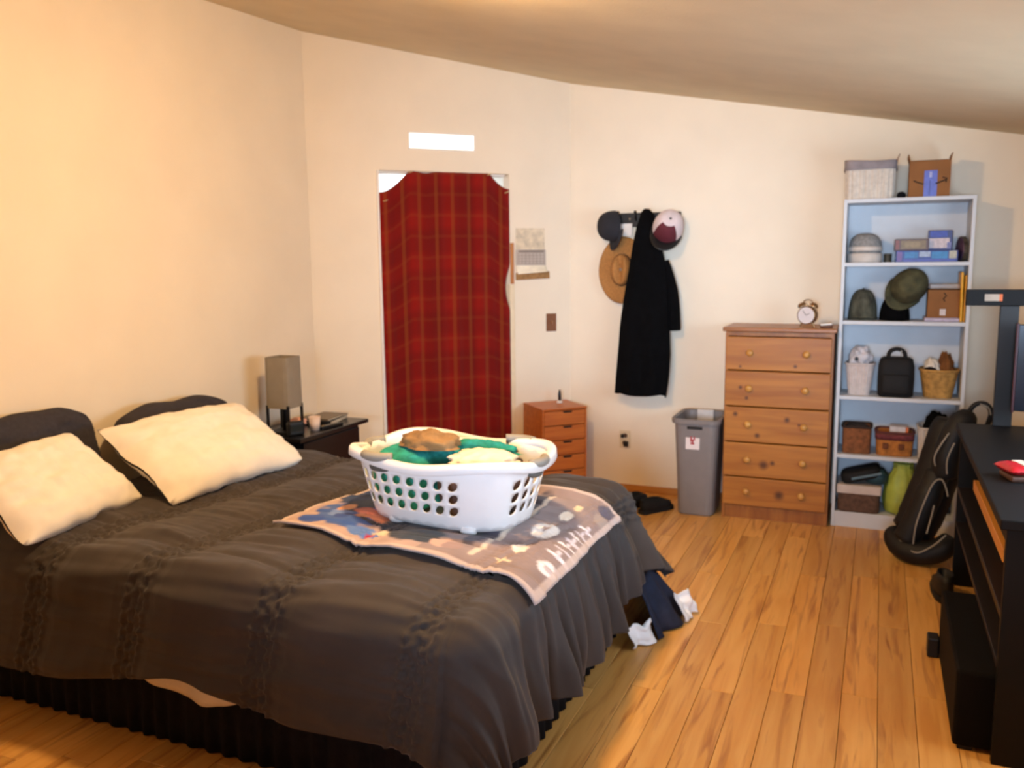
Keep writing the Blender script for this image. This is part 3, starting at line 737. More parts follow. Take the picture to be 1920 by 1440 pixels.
obj('tag', BOX(-0.040, 0.064, 0.213, 0.288, 0.030, 0.032), M('white_tag', 'efe6dc', rough=0.6), ht)

def cap(name, label, loc, rot, crown_m, brim_m, s=1.0, front_m=None, strap=None, group=None, bill=0.075, droop=0.030):
    c = thing(name, label, 'cap', loc, rot, group)
    obj('crown', xform(dome(bmesh.new(), 0.088, 0.098, 0.112, pw=0.62), Matrix.Scale(s, 4)), crown_m, c, smooth=True)
    bm = bmesh.new()
    def b(u, v):
        th = -PI*0.94/2-PI*0.03+(PI*0.94+PI*0.06)*u-PI/2
        th = -PI/2+(u-0.5)*PI*0.86
        r = 1+0.0*v; x = 0.089*math.cos(th)*(1+0.05*v); y = 0.099*math.sin(th)-bill*v*math.sin(u*PI)**0.6
        return (x*s, y*s, (0.008-droop*v*(abs(u-0.5)*2)**2+0.006*v)*s)
    surf(bm, b, 20, 6); obj('bill', bm, brim_m, c, smooth=True, solid=0.004)
    if front_m:
        bm = bmesh.new()
        def f(u, v):
            th = -PI/2+(u-0.5)*1.7; r = math.cos(v*0.8*PI/2)
            x, y = 0.0895*r**0.62*math.cos(th), 0.0995*r**0.62*math.sin(th); return (x*s, y*s, 0.1135*math.sin(v*0.8*PI/2)*s)
        surf(bm, f, 16, 8); obj('front_panel', bm, front_m, c, smooth=True)
    obj('button', xform(LOFT([(0.108, 0.008, 0.008), (0.114, 0.007, 0.007), (0.117, 0.002, 0.002)], n=10), Matrix.Scale(s, 4)), brim_m, c, smooth=True)
    if strap: obj('strap', xform(TUBE([(math.cos(a)*0.0905, math.sin(a)*0.1005, 0.012) for a in [PI/2-0.8+0.16*k for k in range(11)]], 0.006, n=6), Matrix.Scale(s, 4)), strap, c, smooth=True)
    return c
dk = M('charcoal_cap', '24242a', rough=0.85, var=0.15, bmp=0.2)
cap('baseball_cap', 'charcoal cap hanging at the end of the coat rack above the straw hat', (-1.548, YB-0.072, 1.716), tuple(math.degrees(v) for v in Matrix(((0.66, 0, -0.75), (-0.75, 0, -0.66), (0, 1, 0))).to_euler()), dk, dk, 0.98, bill=0.055)
wh = M('white_mesh', 'd8c8c8', rough=0.8, var=0.1); mar = M('maroon', '5a1f2a', rough=0.8, var=0.15)
cap('trucker_cap', 'white and maroon cap hanging on the coat rack beside the black jacket', (-1.20, YB-0.125, 1.692), (62, 18, 12), wh, blk, 1.06, front_m=mar, bill=0.055)
# black jacket
rows = [  # z, left, right, depth
    (1.80, -1.362, -1.318, 0.045), (1.77, -1.375, -1.30, 0.07), (1.70, -1.395, -1.272, 0.09), (1.58, -1.418, -1.235, 0.10), (1.45, -1.438, -1.205, 0.105), (1.28, -1.468, -1.19, 0.11),
    (1.10, -1.492, -1.180, 0.115), (0.92, -1.505, -1.172, 0.115), (0.78, -1.517, -1.180, 0.115), (0.665, -1.525, -1.195, 0.11)]
bm = bmesh.new()
def jk(u, v):
    k = v*(len(rows)-1); i = min(int(k), len(rows)-2); f = k-i
    z, l, r, d = (rows[i][q]*(1-f)+rows[i+1][q]*f for q in range(4))
    th = u*2*PI; fold = 1+0.16*v*math.sin(th*7+1.2*math.sin(z*4))+0.06*nz(th*2, z*3, 1)
    return ((l+r)/2+(r-l)/2*math.cos(th)*(0.97+0.03*fold), YB-0.095-0.030*min(1, v*3.5)-d/2*math.sin(th)*fold, z+0.006*math.sin(th*3)*v)
surf(bm, jk, 72, 40, cu=True)
jac = thing('jacket', 'long black jacket hanging from the coat rack', 'jacket', (-1.36, YB, 0.66))
jm = M('black_jacket', '08080a', rough=0.95, var=0.3, scale=30, bmp=0.15, spec=0.08)
obj('body', bm, jm, jac, smooth=True, world=True, solid=0.003)
obj('hood', LOFT([(1.735, 0.045, 0.03, -1.335, YB-0.10), (1.79, 0.04, 0.03, -1.338, YB-0.095), (1.815, 0.015, 0.012, -1.342, YB-0.09)], n=18), jm, jac, smooth=True, world=True)
bm = TUBE(spline([(-1.215, YB-0.10, 1.50), (-1.185, YB-0.095, 1.36), (-1.165, YB-0.09, 1.20), (-1.158, YB-0.09, 1.07)], 6), [0.018+0.022*min(1, k/8) for k in range(19)], n=14)
obj('sleeve', bm, jm, jac, smooth=True, world=True)
obj('cord', TUBE(spline([(-1.20, YB-0.13, 0.78), (-1.192, YB-0.14, 0.70), (-1.198, YB-0.135, 0.655)], 4), 0.005, n=6), jm, jac, smooth=True, world=True)

# ================================================================== BIN
bn = thing('trash_bin', 'tall grey plastic trash bin with a sticker beside the pine dresser', 'bin', (-0.952, 5.085, 0))
bin_m = M('grey_bin_plastic', '7d7673', rough=0.45, var=0.04, spec=0.4)
bm = bmesh.new()
BH = 0.585
lev = [(0.0, 0.100, 0.138), (0.01, 0.106, 0.144), (0.30, 0.116, 0.160), (BH-0.03, 0.128, 0.178), (BH-0.028, 0.142, 0.196), (BH-0.004, 0.144, 0.198), (BH, 0.140, 0.194), (BH-0.006, 0.126, 0.176), (0.30, 0.110, 0.154), (0.03, 0.098, 0.136)]
loft(bm, lev, n=56, ex=7); obj('body', bm, bin_m, bn, smooth=False)
obj('handle_slot', BOX(-0.045, 0.045, -0.1785, -0.170, BH-0.062, BH-0.043, 0.003), M('slot_dark', '201e1e', rough=0.8), bn)
bag_in = obj('bin_liner', xform(BOX(-0.05, 0.05, 0.15, 0.165, BH-0.07, BH+0.004, 0.005), T()), M('white_liner', 'd8d4d0', rough=0.5), bn)
st = obj('sticker', xform(BOX(-0.040, 0.040, -0.001, 0.001, -0.055, 0.055), T(-0.012, -0.172, 0.460) @ RX(-3.0)), M('sticker_white', 'dcd0cc', rough=0.5, var=0.02), bn)
red = M('sticker_red', 'a03a3c', rough=0.5)
for a in ((-0.014, 0.014, 0.018, 0.030), (-0.014, -0.004, -0.012, 0.018), (0.006, 0.014, -0.004, 0.018), (-0.012, 0.010, -0.028, -0.016), (-0.004, 0.006, -0.016, 0.004)):
    obj('sticker_mark', xform(BOX(a[0], a[1], -0.0018, -0.001, a[2], a[3]), T(-0.012, -0.172, 0.462) @ RX(-3.0)), red, st)

# ================================================================== BLACK SHOES by the wall
def shoe(loc, rz, label):
    s = thing('slipper', label, 'shoe', loc, (0, 0, rz), 'black slippers by the wall')
    bm = bmesh.new()
    def out(k):
        P = [(-0.13, 0), (-0.115, 0.035), (-0.05, 0.036), (0.03, 0.046), (0.09, 0.045), (0.13, 0.02), (0.135, 0), (0.13, -0.02), (0.09, -0.040), (0.03, -0.040), (-0.05, -0.034), (-0.115, -0.033)]
        return spline([(x*k, y*k, 0) for x, y in P], 3, True)
    o_ = out(1.0); prism(bm, [(p.x, p.y) for p in o_], 0.0, 0.022); obj('sole', bm, M('black_rubber', '101012', rough=0.8), s)
    bm = bmesh.new(); loft(bm, [(0.022, 0.125, 0.043, 0.0, 0), (0.05, 0.118, 0.042, -0.004, 0), (0.075, 0.085, 0.036, -0.035, 0), (0.085, 0.07, 0.032, -0.045, 0), (0.078, 0.062, 0.026, -0.045, 0), (0.03, 0.06, 0.024, -0.045, 0)], n=28, ex=2.4)
    obj('upper', bm, M('black_fleece', '141315', rough=0.95, var=0.3, bmp=0.3), s, smooth=True)
shoe((-1.325, 5.02, 0), 78, 'black slip-on slipper on the floor below the wall outlet')
shoe((-1.185, 4.955, 0), 58, 'black slip-on slipper on the floor next to the side of the grey bin')

# ================================================================== DRESSER
dr = thing('dresser', 'tall honey pine dresser with five drawers and round knobs', 'dresser', (-0.508, 4.985, 0))
pine = dict(c1='bd7a2c', c2='a3621d')
dm = wood('dresser_case', 'a5682c', '8a5020', axis='z', rough=0.4, scale=5)
x0, x1, y0, y1, zt = -0.292, 0.292, 0.0, 0.345, 1.095
obj('side_panel', BOX(x0, x0+0.018, y0, y1, 0, zt, 0.001), dm, dr); obj('side_panel', BOX(x1-0.018, x1, y0, y1, 0, zt, 0.001), dm, dr)
obj('back_panel', BOX(x0+0.018, x1-0.018, y1-0.008, y1, 0.02, zt), dm, dr)
obj('top', BOX(x0-0.014, x1+0.014, y0-0.026, y1, zt, zt+0.024, 0.005), wood('dresser_top', 'a46a34', '8d5626', axis='x', rough=0.35, scale=5), dr)
obj('plinth', BOX(x0+0.018, x1-0.018, y0+0.012, y0+0.03, 0.0, 0.058), dm, dr)
for z in (0.058, 1.07): obj('rail', BOX(x0+0.018, x1-0.018, y0+0.004, y0+0.03, z, z+0.022), dm, dr)
KN = {0: [(-0.205, -0.016, 0.895, 0.010), (0.095, -0.016, 0.905, 0.012)], 1: [(-0.20, -0.016, 0.775, 0.013), (-0.165, -0.016, 0.715, 0.012)], 2: [(-0.225, -0.016, 0.62, 0.016), (0.06, -0.016, 0.60, 0.018), (-0.10, -0.016, 0.50, 0.017), (0.125, -0.016, 0.575, 0.010)], 3: [(-0.012, -0.016, 0.345, 0.016), (-0.06, -0.016, 0.33, 0.03)], 4: [(0.045, -0.016, 0.075, 0.016), (0.03, -0.016, 0.16, 0.03)]}
knob_m = wood('knob_wood', 'd09a50', 'b88040', axis='z', rough=0.3)
zs = [1.068, 0.872, 0.664, 0.456, 0.252, 0.080]
for k in range(5):
    dm_k = wood('drawer_front_%d' % k, 'b4742a', '985a1a', axis='x', rough=0.42, scale=4+k*0.4, knots=KN[k])
    d = obj('drawer', BOX(x0+0.005, x1-0.010, y0-0.016, y0-0.001, zs[k+1]+0.004, zs[k]-0.003, 0.004), dm_k, dr)
    zc = (zs[k]+zs[k+1])/2+0.006
    for x in (-0.152, 0.152):
        kb = xform(LOFT([(0.0, 0.009, 0.009), (0.012, 0.009, 0.009), (0.017, 0.018, 0.018), (0.026, 0.020, 0.020), (0.033, 0.014, 0.014), (0.036, 0.004, 0.004)], n=18), T(x, y0-0.016, zc) @ RX(90))
        obj('knob', kb, knob_m, d, smooth=True)
# alarm clock
ck = thing('alarm_clock', 'twin-bell alarm clock with pale face on the dresser', 'clock', (-0.365, 5.06, 1.119), (0, 0, -16))
brz = M('bronze', '8a6a48', rough=0.3, metal=0.85); 
obj('case', xform(LOFT([(-0.022, 0.045, 0.045), (-0.018, 0.052, 0.052), (0.020, 0.052, 0.052), (0.024, 0.046, 0.046)], n=32), T(0, 0, 0.068) @ RX(90)), brz, ck, smooth=True)
fc = obj('face', xform(LOFT([(0.0241, 0.046, 0.046), (0.0246, 0.046, 0.046)], n=32), T(0, 0, 0.068) @ RX(90)), M('clock_face', 'd8d0d0', rough=0.5, var=0.02), ck)
for ang, ln in ((60, 0.022), (-35, 0.032)):
    obj('hand', xform(BOX(-0.0012, 0.0012, -0.0256, -0.0248, 0, ln), T(0, 0, 0.068) @ RY(ang)), blk, fc)
for s in (-1, 1):
    b_ = obj('bell', xform(dome(bmesh.new(), 0.024, 0.024, 0.018, n=18, m_=6, pw=0.9), T(s*0.033, 0, 0.119) @ RY(s*32)), brz, ck, smooth=True)
    obj('leg', TUBE([(s*0.028, 0, 0.03), (s*0.040, 0, 0.0)], 0.005, n=8), brz, ck)
obj('handle', TUBE([(0.026*math.cos(a), 0, 0.136+0.018*math.sin(a)) for a in [PI*k/10 for k in range(11)]], 0.003, n=6), brz, ck, smooth=True)
obj('hammer', TUBE([(0, 0, 0.118), (0, 0, 0.136)], 0.004, n=8), brz, ck)
wt = thing('coin_tray', 'small white and brown dish at the corner of the dresser top', 'dish', (-0.262, 5.03, 1.119))
obj('dish', LOFT([(0, 0.030, 0.028), (0.014, 0.036, 0.034), (0.012, 0.031, 0.029)], n=22, ex=3), M('brown_dish', '6a4a3a', rough=0.5), wt, smooth=True)
obj('folded_note', xform(BOX(-0.03, 0.03, -0.02, 0.02, 0, 0.010, 0.003), T(0.0, 0, 0.016) @ RY(-6)), white_m, wt)

# ================================================================== NIGHTSTAND, LAMP
ns = thing('nightstand', 'black nightstand between the bed and the diagonal wall', 'nightstand', (-2.85, 3.79, 0))
obj('top', BOX(-0.19, 0.20, -0.32, 0.31, 0.60, 0.622, 0.004), M('black_lacquer', '17161a', rough=0.25, var=0.1, spec=0.5), ns)
bl = _mats['black_lacquer']
obj('body', BOX(-0.18, 0.165, -0.275, 0.255, 0.06, 0.60), bl, ns)
for z in (0.08, 0.34):
    d = obj('drawer', BOX(0.165, 0.178, -0.265, 0.245, z, z+0.245, 0.003), bl, ns)
    obj('knob', xform(LOFT([(0, 0.007, 0.007), (0.014, 0.012, 0.012), (0.022, 0.006, 0.006)], n=12), T(0.178, 0, z+0.12) @ RY(90)), M('chrome', 'b8b8b8', rough=0.25, metal=1), d, smooth=True)
for x in (-0.165, 0.15):
    for y in (-0.26, 0.24): obj('leg', BOX(x-0.018, x+0.018, y-0.018, y+0.018, 0, 0.06), bl, ns)
lp = thing('table_lamp', 'table lamp with tall square grey shade on black legs on the nightstand', 'lamp', (-2.84, 3.60, 0.622), (0, 0, 4))
shade_m = M('grey_shade', '8f8474', rough=0.9, var=0.06, bmp=0.1)
bm = bmesh.new()
loft(bm, [(0.135, 0.068, 0.068), (0.40, 0.066, 0.066)], n=32, ex=12, cap0=False, cap1=False); obj('shade', bm, shade_m, lp, solid=0.003)
for x in (-0.062, 0.062):
    for y in (-0.062, 0.062): obj('leg', BOX(x-0.006, x+0.006, y-0.006, y+0.006, 0.0, 0.15), blk, lp)
obj('base', BOX(-0.068, 0.068, -0.068, 0.068, 0, 0.012, 0.002), blk, lp)
obj('bulb_holder', LOFT([(0.012, 0.014, 0.014), (0.11, 0.014, 0.014), (0.13, 0.02, 0.02), (0.19, 0.02, 0.02)], n=14), blk, lp, smooth=True)
obj('shade_ring', TUBE([(-0.06, 0, 0.17), (0.06, 0, 0.17)], 0.003, n=6), blk, lp)
dc = thing('desk_clock', 'small black desk clock in front of the lamp on the nightstand', 'clock', (-2.735, 3.545, 0.622), (0, 0, 60))
obj('case', BOX(-0.045, 0.045, -0.02, 0.02, 0, 0.075, 0.012, 3), M('black_plastic', '141416', rough=0.4), dc, smooth=False)
obj('display', BOX(-0.032, 0.032, -0.0212, -0.020, 0.025, 0.055), M('dark_display', '2a2f30', rough=0.15), dc)
cp = obj('cup', LOFT([(0, 0.024, 0.024), (0.075, 0.032, 0.032), (0.073, 0.029, 0.029), (0.01, 0.022, 0.022)], n=24), M('pale_cup', 'e6cdbd', rough=0.4, var=0.05), None, smooth=True); cp.location = (-2.728, 3.70, 0.622)
tag(cp, 'pale pink cup beside the lamp on the nightstand', 'cup')
for k, (x, y, rz, a, b, h, c, lab) in enumerate(((-2.835, 3.94, 12, 0.085, 0.12, 0.022, '1b1b1d', 'black book lying on the nightstand top, under the grey magazine'), (-2.835, 3.95, 4, 0.08, 0.11, 0.010, '6a5f52', 'grey brown magazine lying on the black book on the nightstand'))):
    bb_ = thing('book' if k == 0 else 'magazine', lab, 'book', (x, y, 0.622+k*0.022), (0, 0, rz))
    obj('cover', BOX(-a, a, -b, b, 0, h, 0.002), M('book_cover_%d' % k, c, rough=0.4), bb_)
    obj('pages', BOX(-a+0.004, a+0.0015, -b+0.004, b-0.004, 0.003, h-0.003), M('book_pages', 'c9bda6', rough=0.8), bb_)
o = crumple('tissue', 'crumpled pink and white tissue behind the cup on the nightstand', 'tissue', (-2.90, 3.785, 0.642), (0.045, 0.05, 0.022), 4.4, M('pink_tissue', 'e0a890', rough=0.8, var=0.25, scale=25), 0.3, 3, flat=0.8)
o = thing('remote_control', 'black remote control lying near the nightstand edge', 'remote', (-2.70, 3.80, 0.622), (0, 0, 80))
obj('body', BOX(-0.08, 0.08, -0.02, 0.02, 0, 0.016, 0.004), M('black_plastic', '141416', rough=0.4), o)
for k in range(6): obj('button', LOFT([(0.016, 0.005, 0.005, -0.055+0.02*k, 0), (0.0185, 0.004, 0.004, -0.055+0.02*k, 0)], n=10), M('brass', 'b08d4a', rough=0.35, metal=0.9) if k == 0 else grip_m, o)

# ================================================================== BOOKCASE
bc = thing('bookcase', 'tall white open bookcase with five shelves of boxes and baskets', 'bookcase', (0.119, 5.03, 0))
bcm = M('white_laminate', 'cdd0d4', rough=0.45, var=0.02, spec=0.35)
BX0, BX1, BD = -0.316, 0.316, 0.295
SH = [0.086, 0.415, 0.745, 1.160, 1.475]
obj('side_panel', BOX(BX0, BX0+0.017, 0, BD, 0, 1.812, 0.001), bcm, bc); obj('side_panel', BOX(BX1-0.017, BX1, 0, BD, 0, 1.812, 0.001), bcm, bc)
obj('top', BOX(BX0+0.017, BX1-0.017, 0, BD, 1.793, 1.812, 0.001), bcm, bc)
obj('back_panel', BOX(BX0+0.017, BX1-0.017, BD-0.006, BD, 0.0, 1.793), bcm, bc)
obj('kick_plate', BOX(BX0+0.017, BX1-0.017, 0.004, 0.018, 0, SH[0]-0.020), bcm, bc)
for z in SH: obj('shelf', BOX(BX0+0.017, BX1-0.017, 0.002, BD-0.006, z-0.020, z, 0.001), bcm, bc)

def wbasket(name, label, loc, w, d, h, taper, mat, style='rib', rim=True, rz=0, ex=5, n=88, amp=0.02, cat='basket', rimmat=None):
    """open woven basket: w, d at the rim; bottom scaled by taper"""
    b = thing(name, label, cat, loc, (0, 0, rz))
    nr = 22 if style == 'weave' else 10
    def lev(k, s): return (h*k, w/2*(taper+(1-taper)*k)*s, d/2*(taper+(1-taper)*k)*s)
    if style == 'rib': md = lambda th, z: 1+amp*(1 if math.sin(th*n/3.2) > -0.2 else -1)
    else: md = lambda th, z: 1+amp*math.sin(th*n/8+(round(z/h*nr) % 2)*PI)
    bm = bmesh.new(); loft(bm, [lev(k/nr, 1.0) for k in range(nr+1)]+[(h-0.004, w/2-0.008, d/2-0.008), (0.012, w/2*taper-0.008, d/2*taper-0.008)], n=n*2 if style == 'rib' else n, ex=ex, mod=md)
    obj('body', bm, mat, b, smooth=(style == 'weave'))
    if rim:
        obj('rim', TUBE([(*se(2*PI*k/48, w/2, d/2, ex), h) for k in range(48)], 0.007, n=8, close=True), rimmat or mat, b, smooth=True)
    return b
def carton(name, label, loc, w, d, h, mat, rz=0, flaps=True, cat='box'):
    b = thing(name, label, cat, loc, (0, 0, rz)); t_ = 0.004
    bm = bmesh.new()
    for a in ((-w/2, w/2, -d/2, -d/2+t_, 0, h), (-w/2, w/2, d/2-t_, d/2, 0, h), (-w/2, -w/2+t_, -d/2+t_, d/2-t_, 0, h), (w/2-t_, w/2, -d/2+t_, d/2-t_, 0, h), (-w/2+t_, w/2-t_, -d/2+t_, d/2-t_, 0, t_)): box(bm, *a)
    obj('body', bm, mat, b)
    if flaps:
        for s in (-1, 1):
            obj('flap', xform(BOX(-0.002, 0.002, -d/2+0.004, d/2-0.004, 0, 0.038), T(s*(w/2-0.003), 0, h) @ RY(s*(12 if s > 0 else 16))), mat, b)
        obj('flap', xform(BOX(-w/2+0.004, w/2-0.004, -0.002, 0.002, 0, 0.03), T(0, d/2-0.004, h) @ RX(50)), mat, b)
    return b
kraft = M('cardboard', '8a5c34', rough=0.85, var=0.1, scale=12)
navyink = M('dark_ink', '2a2018', rough=0.8)
# --- on top of the bookcase
TZ = 1.812
wstripe = M('white_wicker', 'cfc5b8', rough=0.8, var=0.1, scale=50)
b = wbasket('wicker_hamper', 'white ribbed basket with a grey liner on top of the bookcase', (-0.075, 5.165, TZ), 0.252, 0.23, 0.19, 0.97, wstripe, 'rib', rim=False, amp=0.016)
gl = M('grey_liner', '8d8588', rough=0.9, var=0.15)
def liner(u, v):
    th = u*2*PI; x, y = se(th, 0.132-0.002*math.sin(v*PI), 0.120, 5); return (x*(1+0.004*math.sin(th*9)), y, 0.155+0.050*v+0.006*math.sin(th*2+1)*v)
bm = bmesh.new(); surf(bm, liner, 60, 5, cu=True); obj('liner', bm, gl, b, smooth=True, solid=0.003)
obj('tag', xform(BOX(-0.002, 0.002, -0.02, 0.02, 0, 0.036), T(0.128, -0.085, 0.195) @ RY(20)), M('brown_tag', '8a6248', rough=0.7), b)
b = carton('cardboard_box', 'open cardboard box with blue tape and a curved arrow on top of the bookcase', (0.213, 5.155, TZ), 0.195, 0.20, 0.185, kraft)
obj('tape', BOX(-0.026, 0.036, -0.102, -0.1003, 0.0, 0.135), M('blue_tape', '5560b8', rough=0.35, var=0.12, scale=40), b)
obj('tape_mark', BOX(-0.002, 0.010, -0.1030, -0.1020, 0.10, 0.128), M('pale_mark', 'a8a8d0', rough=0.4), b)
obj('tape_mark', BOX(0.000, 0.004, -0.1030, -0.1020, 0.01, 0.085), M('blue_mark', '343a80', rough=0.4), b)
arc = [(-0.075+0.15*k/16, -0.1012, 0.085-0.022*math.sin(PI*(k/16))) for k in range(17)]
obj('arrow_mark', TUBE(arc[:6], 0.0035, n=6), navyink, b); obj('arrow_mark', TUBE(arc[11:], 0.0035, n=6), navyink, b)
obj('arrow_head', TUBE([(0.060, -0.1012, 0.098), (0.080, -0.1012, 0.092), (0.076, -0.1012, 0.072)], 0.0035, n=6), navyink, b)
o = crumple('rolled_sock', 'small black bundle between the white basket and the cardboard box', 'sock', (0.083, 5.10, TZ+0.016), (0.022, 0.04, 0.018), 2.2, black_cloth, 0.2, 3, flat=0.8)
# --- shelf 1 (z 1.475)
z = SH[4]
gk = M('grey_weave', '8c8a88', rough=0.85, var=0.25, scale=70, stretch=(1, 1, 1)); wk = M('off_white_weave', 'cfc4ba', rough=0.8, var=0.08)
b = thing('knit_hat', 'domed grey hat with two pale bands on the shelf beside the board games', 'hat', (-0.085, 5.165, z))
obj('lower_band', LOFT([(0, 0.084, 0.085), (0.004, 0.088, 0.09), (0.045, 0.089, 0.09), (0.05, 0.085, 0.086)], n=36), wk, b, smooth=True)
obj('groove', LOFT([(0.05, 0.080, 0.08), (0.062, 0.080, 0.08)], n=36), gk, b, smooth=True)
obj('upper_band', LOFT([(0.062, 0.084, 0.085), (0.066, 0.088, 0.09), (0.083, 0.087, 0.089), (0.088, 0.083, 0.084)], n=36), wk, b, smooth=True)
obj('dome', dome(bmesh.new(), 0.084, 0.086, 0.072, n=36, z0=0.088, pw=0.75), gk, b, smooth=True)
o = obj('tin', LOFT([(0, 0.020, 0.020), (0.034, 0.020, 0.020), (0.036, 0.021, 0.021), (0.046, 0.021, 0.021)], n=20), M('olive_tin', '4a463a', rough=0.5), None); o.location = (0.032, 5.20, z); tag(o, 'small dark olive tin between the grey hat and the board games', 'tin')
def gamebox(name, label, loc, w, d, h, col, marks, rz=0):
    b = thing(name, label, 'box', loc, (0, 0, rz))
    obj('lid', BOX(-w/2, w/2, -d/2, d/2, 0, h, 0.002), M(name+'_'+col, col, rough=0.4, var=0.15, scale=30), b)
    for k, (a0, a1, b0, b1, c) in enumerate(marks):
        obj('print', BOX(-w/2+w*a0, -w/2+w*a1, -d/2-0.0012-0.0004*k, -d/2-0.0002-0.0004*k, h*b0, h*b1), M('print_'+c, c, rough=0.4, var=0.2, scale=60), b)
    return b
gamebox('board_game', 'long blue board game box at the bottom of the pile on the shelf', (0.219, 5.165, z), 0.295, 0.21, 0.060, '2f3f86', [(0.02, 0.10, .1, .9, '6a4a8a'), (0.14, 0.36, .35, .9, '2f70a8'), (.38, .56, .45, .92, '9aa6bc'), (.58, .84, .3, .9, '2c78b0'), (.86, .98, .3, .95, 'b0a890'), (.12, .97, .05, .25, '4a50a0')])
gamebox('board_game', 'dark brown board game box lying on the long blue game box', (0.145, 5.165, z+0.0605), 0.165, 0.20, 0.060, '54352c', [(.18, .92, .15, .9, '7a6238'), (.03, .14, .1, .9, '7a3a28'), (.30, .75, .3, .75, '8c7448')])
gamebox('card_game', 'small blue and white box standing on the board games', (0.285, 5.150, z+0.0605), 0.115, 0.09, 0.105, '2a336e', [(.06, .90, .12, .60, 'c4b4b4'), (.10, .80, .66, .96, '2c40a0'), (.80, .98, .1, .4, '6a6a9a')], rz=-6)
b = thing('round_tin', 'dark patterned round tin standing on edge beside the blue game box', 'tin', (0.390, 5.15, z), (0, 0, 0))
obj('body', xform(LOFT([(-0.010, 0.066, 0.066), (0.010, 0.066, 0.066)], n=30), T(0, 0, 0.066) @ RZ(14) @ RY(90)), M('tin_pattern', '4a4238', rough=0.5, var=0.7, scale=30), b)
obj('lid', xform(LOFT([(-0.013, 0.060, 0.060), (-0.010, 0.062, 0.062)], n=30), T(0, 0, 0.066) @ RZ(14) @ RY(90)), M('tin_lid', '5a4058', rough=0.4, var=0.6, scale=25), b)
# --- shelf 2 (z 1.16)
z = SH[3]
camo = M('camo_fabric', '4a4a3e', rough=0.9, var=0.6, scale=28, bmp=0.2); olive = M('olive_fabric', '46452f', rough=0.9, var=0.5, scale=20, bmp=0.2)
cap('baseball_cap', 'dark camouflage cap standing alone at the end of its shelf', (-0.083, 5.165, z), (0, 0, 6), camo, camo, 0.86, bill=0.03, droop=0.008).scale = (1.0, 1.0, 1.75)
cap('baseball_cap', 'black cap on the shelf underneath the tilted olive cap', (0.080, 5.165, z), (0, 0, -6), jm, jm, 0.88, bill=0.03, droop=0.008).scale = (1, 1, 1.35)
cap('baseball_cap', 'olive camouflage cap with white strap tilted on top of the black cap', (0.143, 5.124, z+0.184), (72, 40, 0), olive, olive, 1.02, strap=M('white_strap', 'b8b8c0', rough=0.5), bill=0.05)
b = carton('parcel_box', 'plain cardboard box in plastic film on the shelf beside the caps', (0.313, 5.155, z+0.022), 0.150, 0.17, 0.150, kraft, flaps=False)
obj('lid', BOX(-0.075, 0.075, -0.085, 0.085, 0.146, 0.15), kraft, b)
obj('plastic_film', BOX(-0.070, 0.078, -0.086, 0.08, 0.1505, 0.178, 0.006), M('film', 'b9a89a', rough=0.2, alpha=0.45), b)
obj('printed_mark', TUBE([(0.0, -0.0855, 0.13), (0.012, -0.0855, 0.115), (-0.002, -0.0855, 0.10), (0.006, -0.0855, 0.085)], 0.003, n=6), navyink, b)
obj('label', BOX(-0.016, 0.012, -0.0858, -0.0852, 0.012, 0.045), M('pale_label', 'd0c4c0', rough=0.5), b)
o = obj('paper_stack', BOX(0.225, 0.405, 5.06, 5.245, z+0.0005, z+0.021, 0.004), M('mauve_paper', 'b4a8bc', rough=0.5, var=0.25, scale=30), None); tag(o, 'thin pale mauve packet lying under the plain cardboard box', 'packet')
b = thing('yellow_folder', 'yellow folder standing upright at the end of the shelf beside the plain cardboard box', 'folder', (0.406, 5.115, z))
obj('cover', xform(BOX(-0.006, 0.006, -0.075, 0.10, 0, 0.262, 0.004), T(-0.009, 0, 0) @ RY(-1)), M('yellow_plastic', 'e0a414', rough=0.4, var=0.08), b); obj('cover', xform(BOX(-0.005, 0.005, -0.07, 0.10, 0, 0.245, 0.004), T(0.005, 0, 0)), M('yellow_plastic2', 'c88a10', rough=0.4), b)
# --- shelf 3 (z .745)
z = SH[2]
b = wbasket('wicker_pail', 'narrow white wicker pail stuffed with a white bag on the shelf', (-0.083, 5.155, z), 0.150, 0.15, 0.17, 0.74, M('pail_wicker', 'cfc2bc', rough=0.8, var=0.1, scale=40), 'rib', ex=3, amp=0.022)
o = crumple('plastic_bag', 'crumpled white bag bulging from the narrow wicker pail', 'bag', (-0.083, 5.155, z+0.20), (0.058, 0.056, 0.065), 7.2, M('white_bag', 'c9c4c8', rough=0.5, var=0.12), 0.35, 2.4, flat=0.8)
obj('dark_print', LOFT([(-0.004, 0.012, 0.012), (0.004, 0.010, 0.010)], n=12), blk, o).matrix_local = T(-0.018, -0.060, 0.0) @ RX(90)
b = thing('camera_bag', 'black padded bag with top handle on the shelf between two baskets', 'bag', (0.102, 5.115, z))
obj('body', LOFT([(0.0, 0.080, 0.060), (0.012, 0.090, 0.068), (0.10, 0.092, 0.070), (0.17, 0.090, 0.066), (0.205, 0.082, 0.058), (0.215, 0.066, 0.046)], n=40, ex=5), M('black_nylon', '0c0c0e', rough=0.75, var=0.2, bmp=0.2), b, smooth=True)
obj('pocket', LOFT([(0.02, 0.066, 0.012, 0, -0.070), (0.03, 0.072, 0.016, 0, -0.070), (0.12, 0.070, 0.014, 0, -0.070), (0.128, 0.06, 0.008, 0, -0.070)], n=24, ex=5), M('black_nylon', ''), b, smooth=True)
obj('handle', TUBE(spline([(-0.042, -0.02, 0.205), (-0.036, -0.02, 0.245), (0, -0.02, 0.262), (0.036, -0.02, 0.245), (0.042, -0.02, 0.205)], 4), 0.011, n=8), M('black_nylon', ''), b, smooth=True)
obj('clip', BOX(0.018, 0.024, -0.034, -0.028, 0.225, 0.255), M('pale_clip', 'a8a49c', rough=0.4), b)
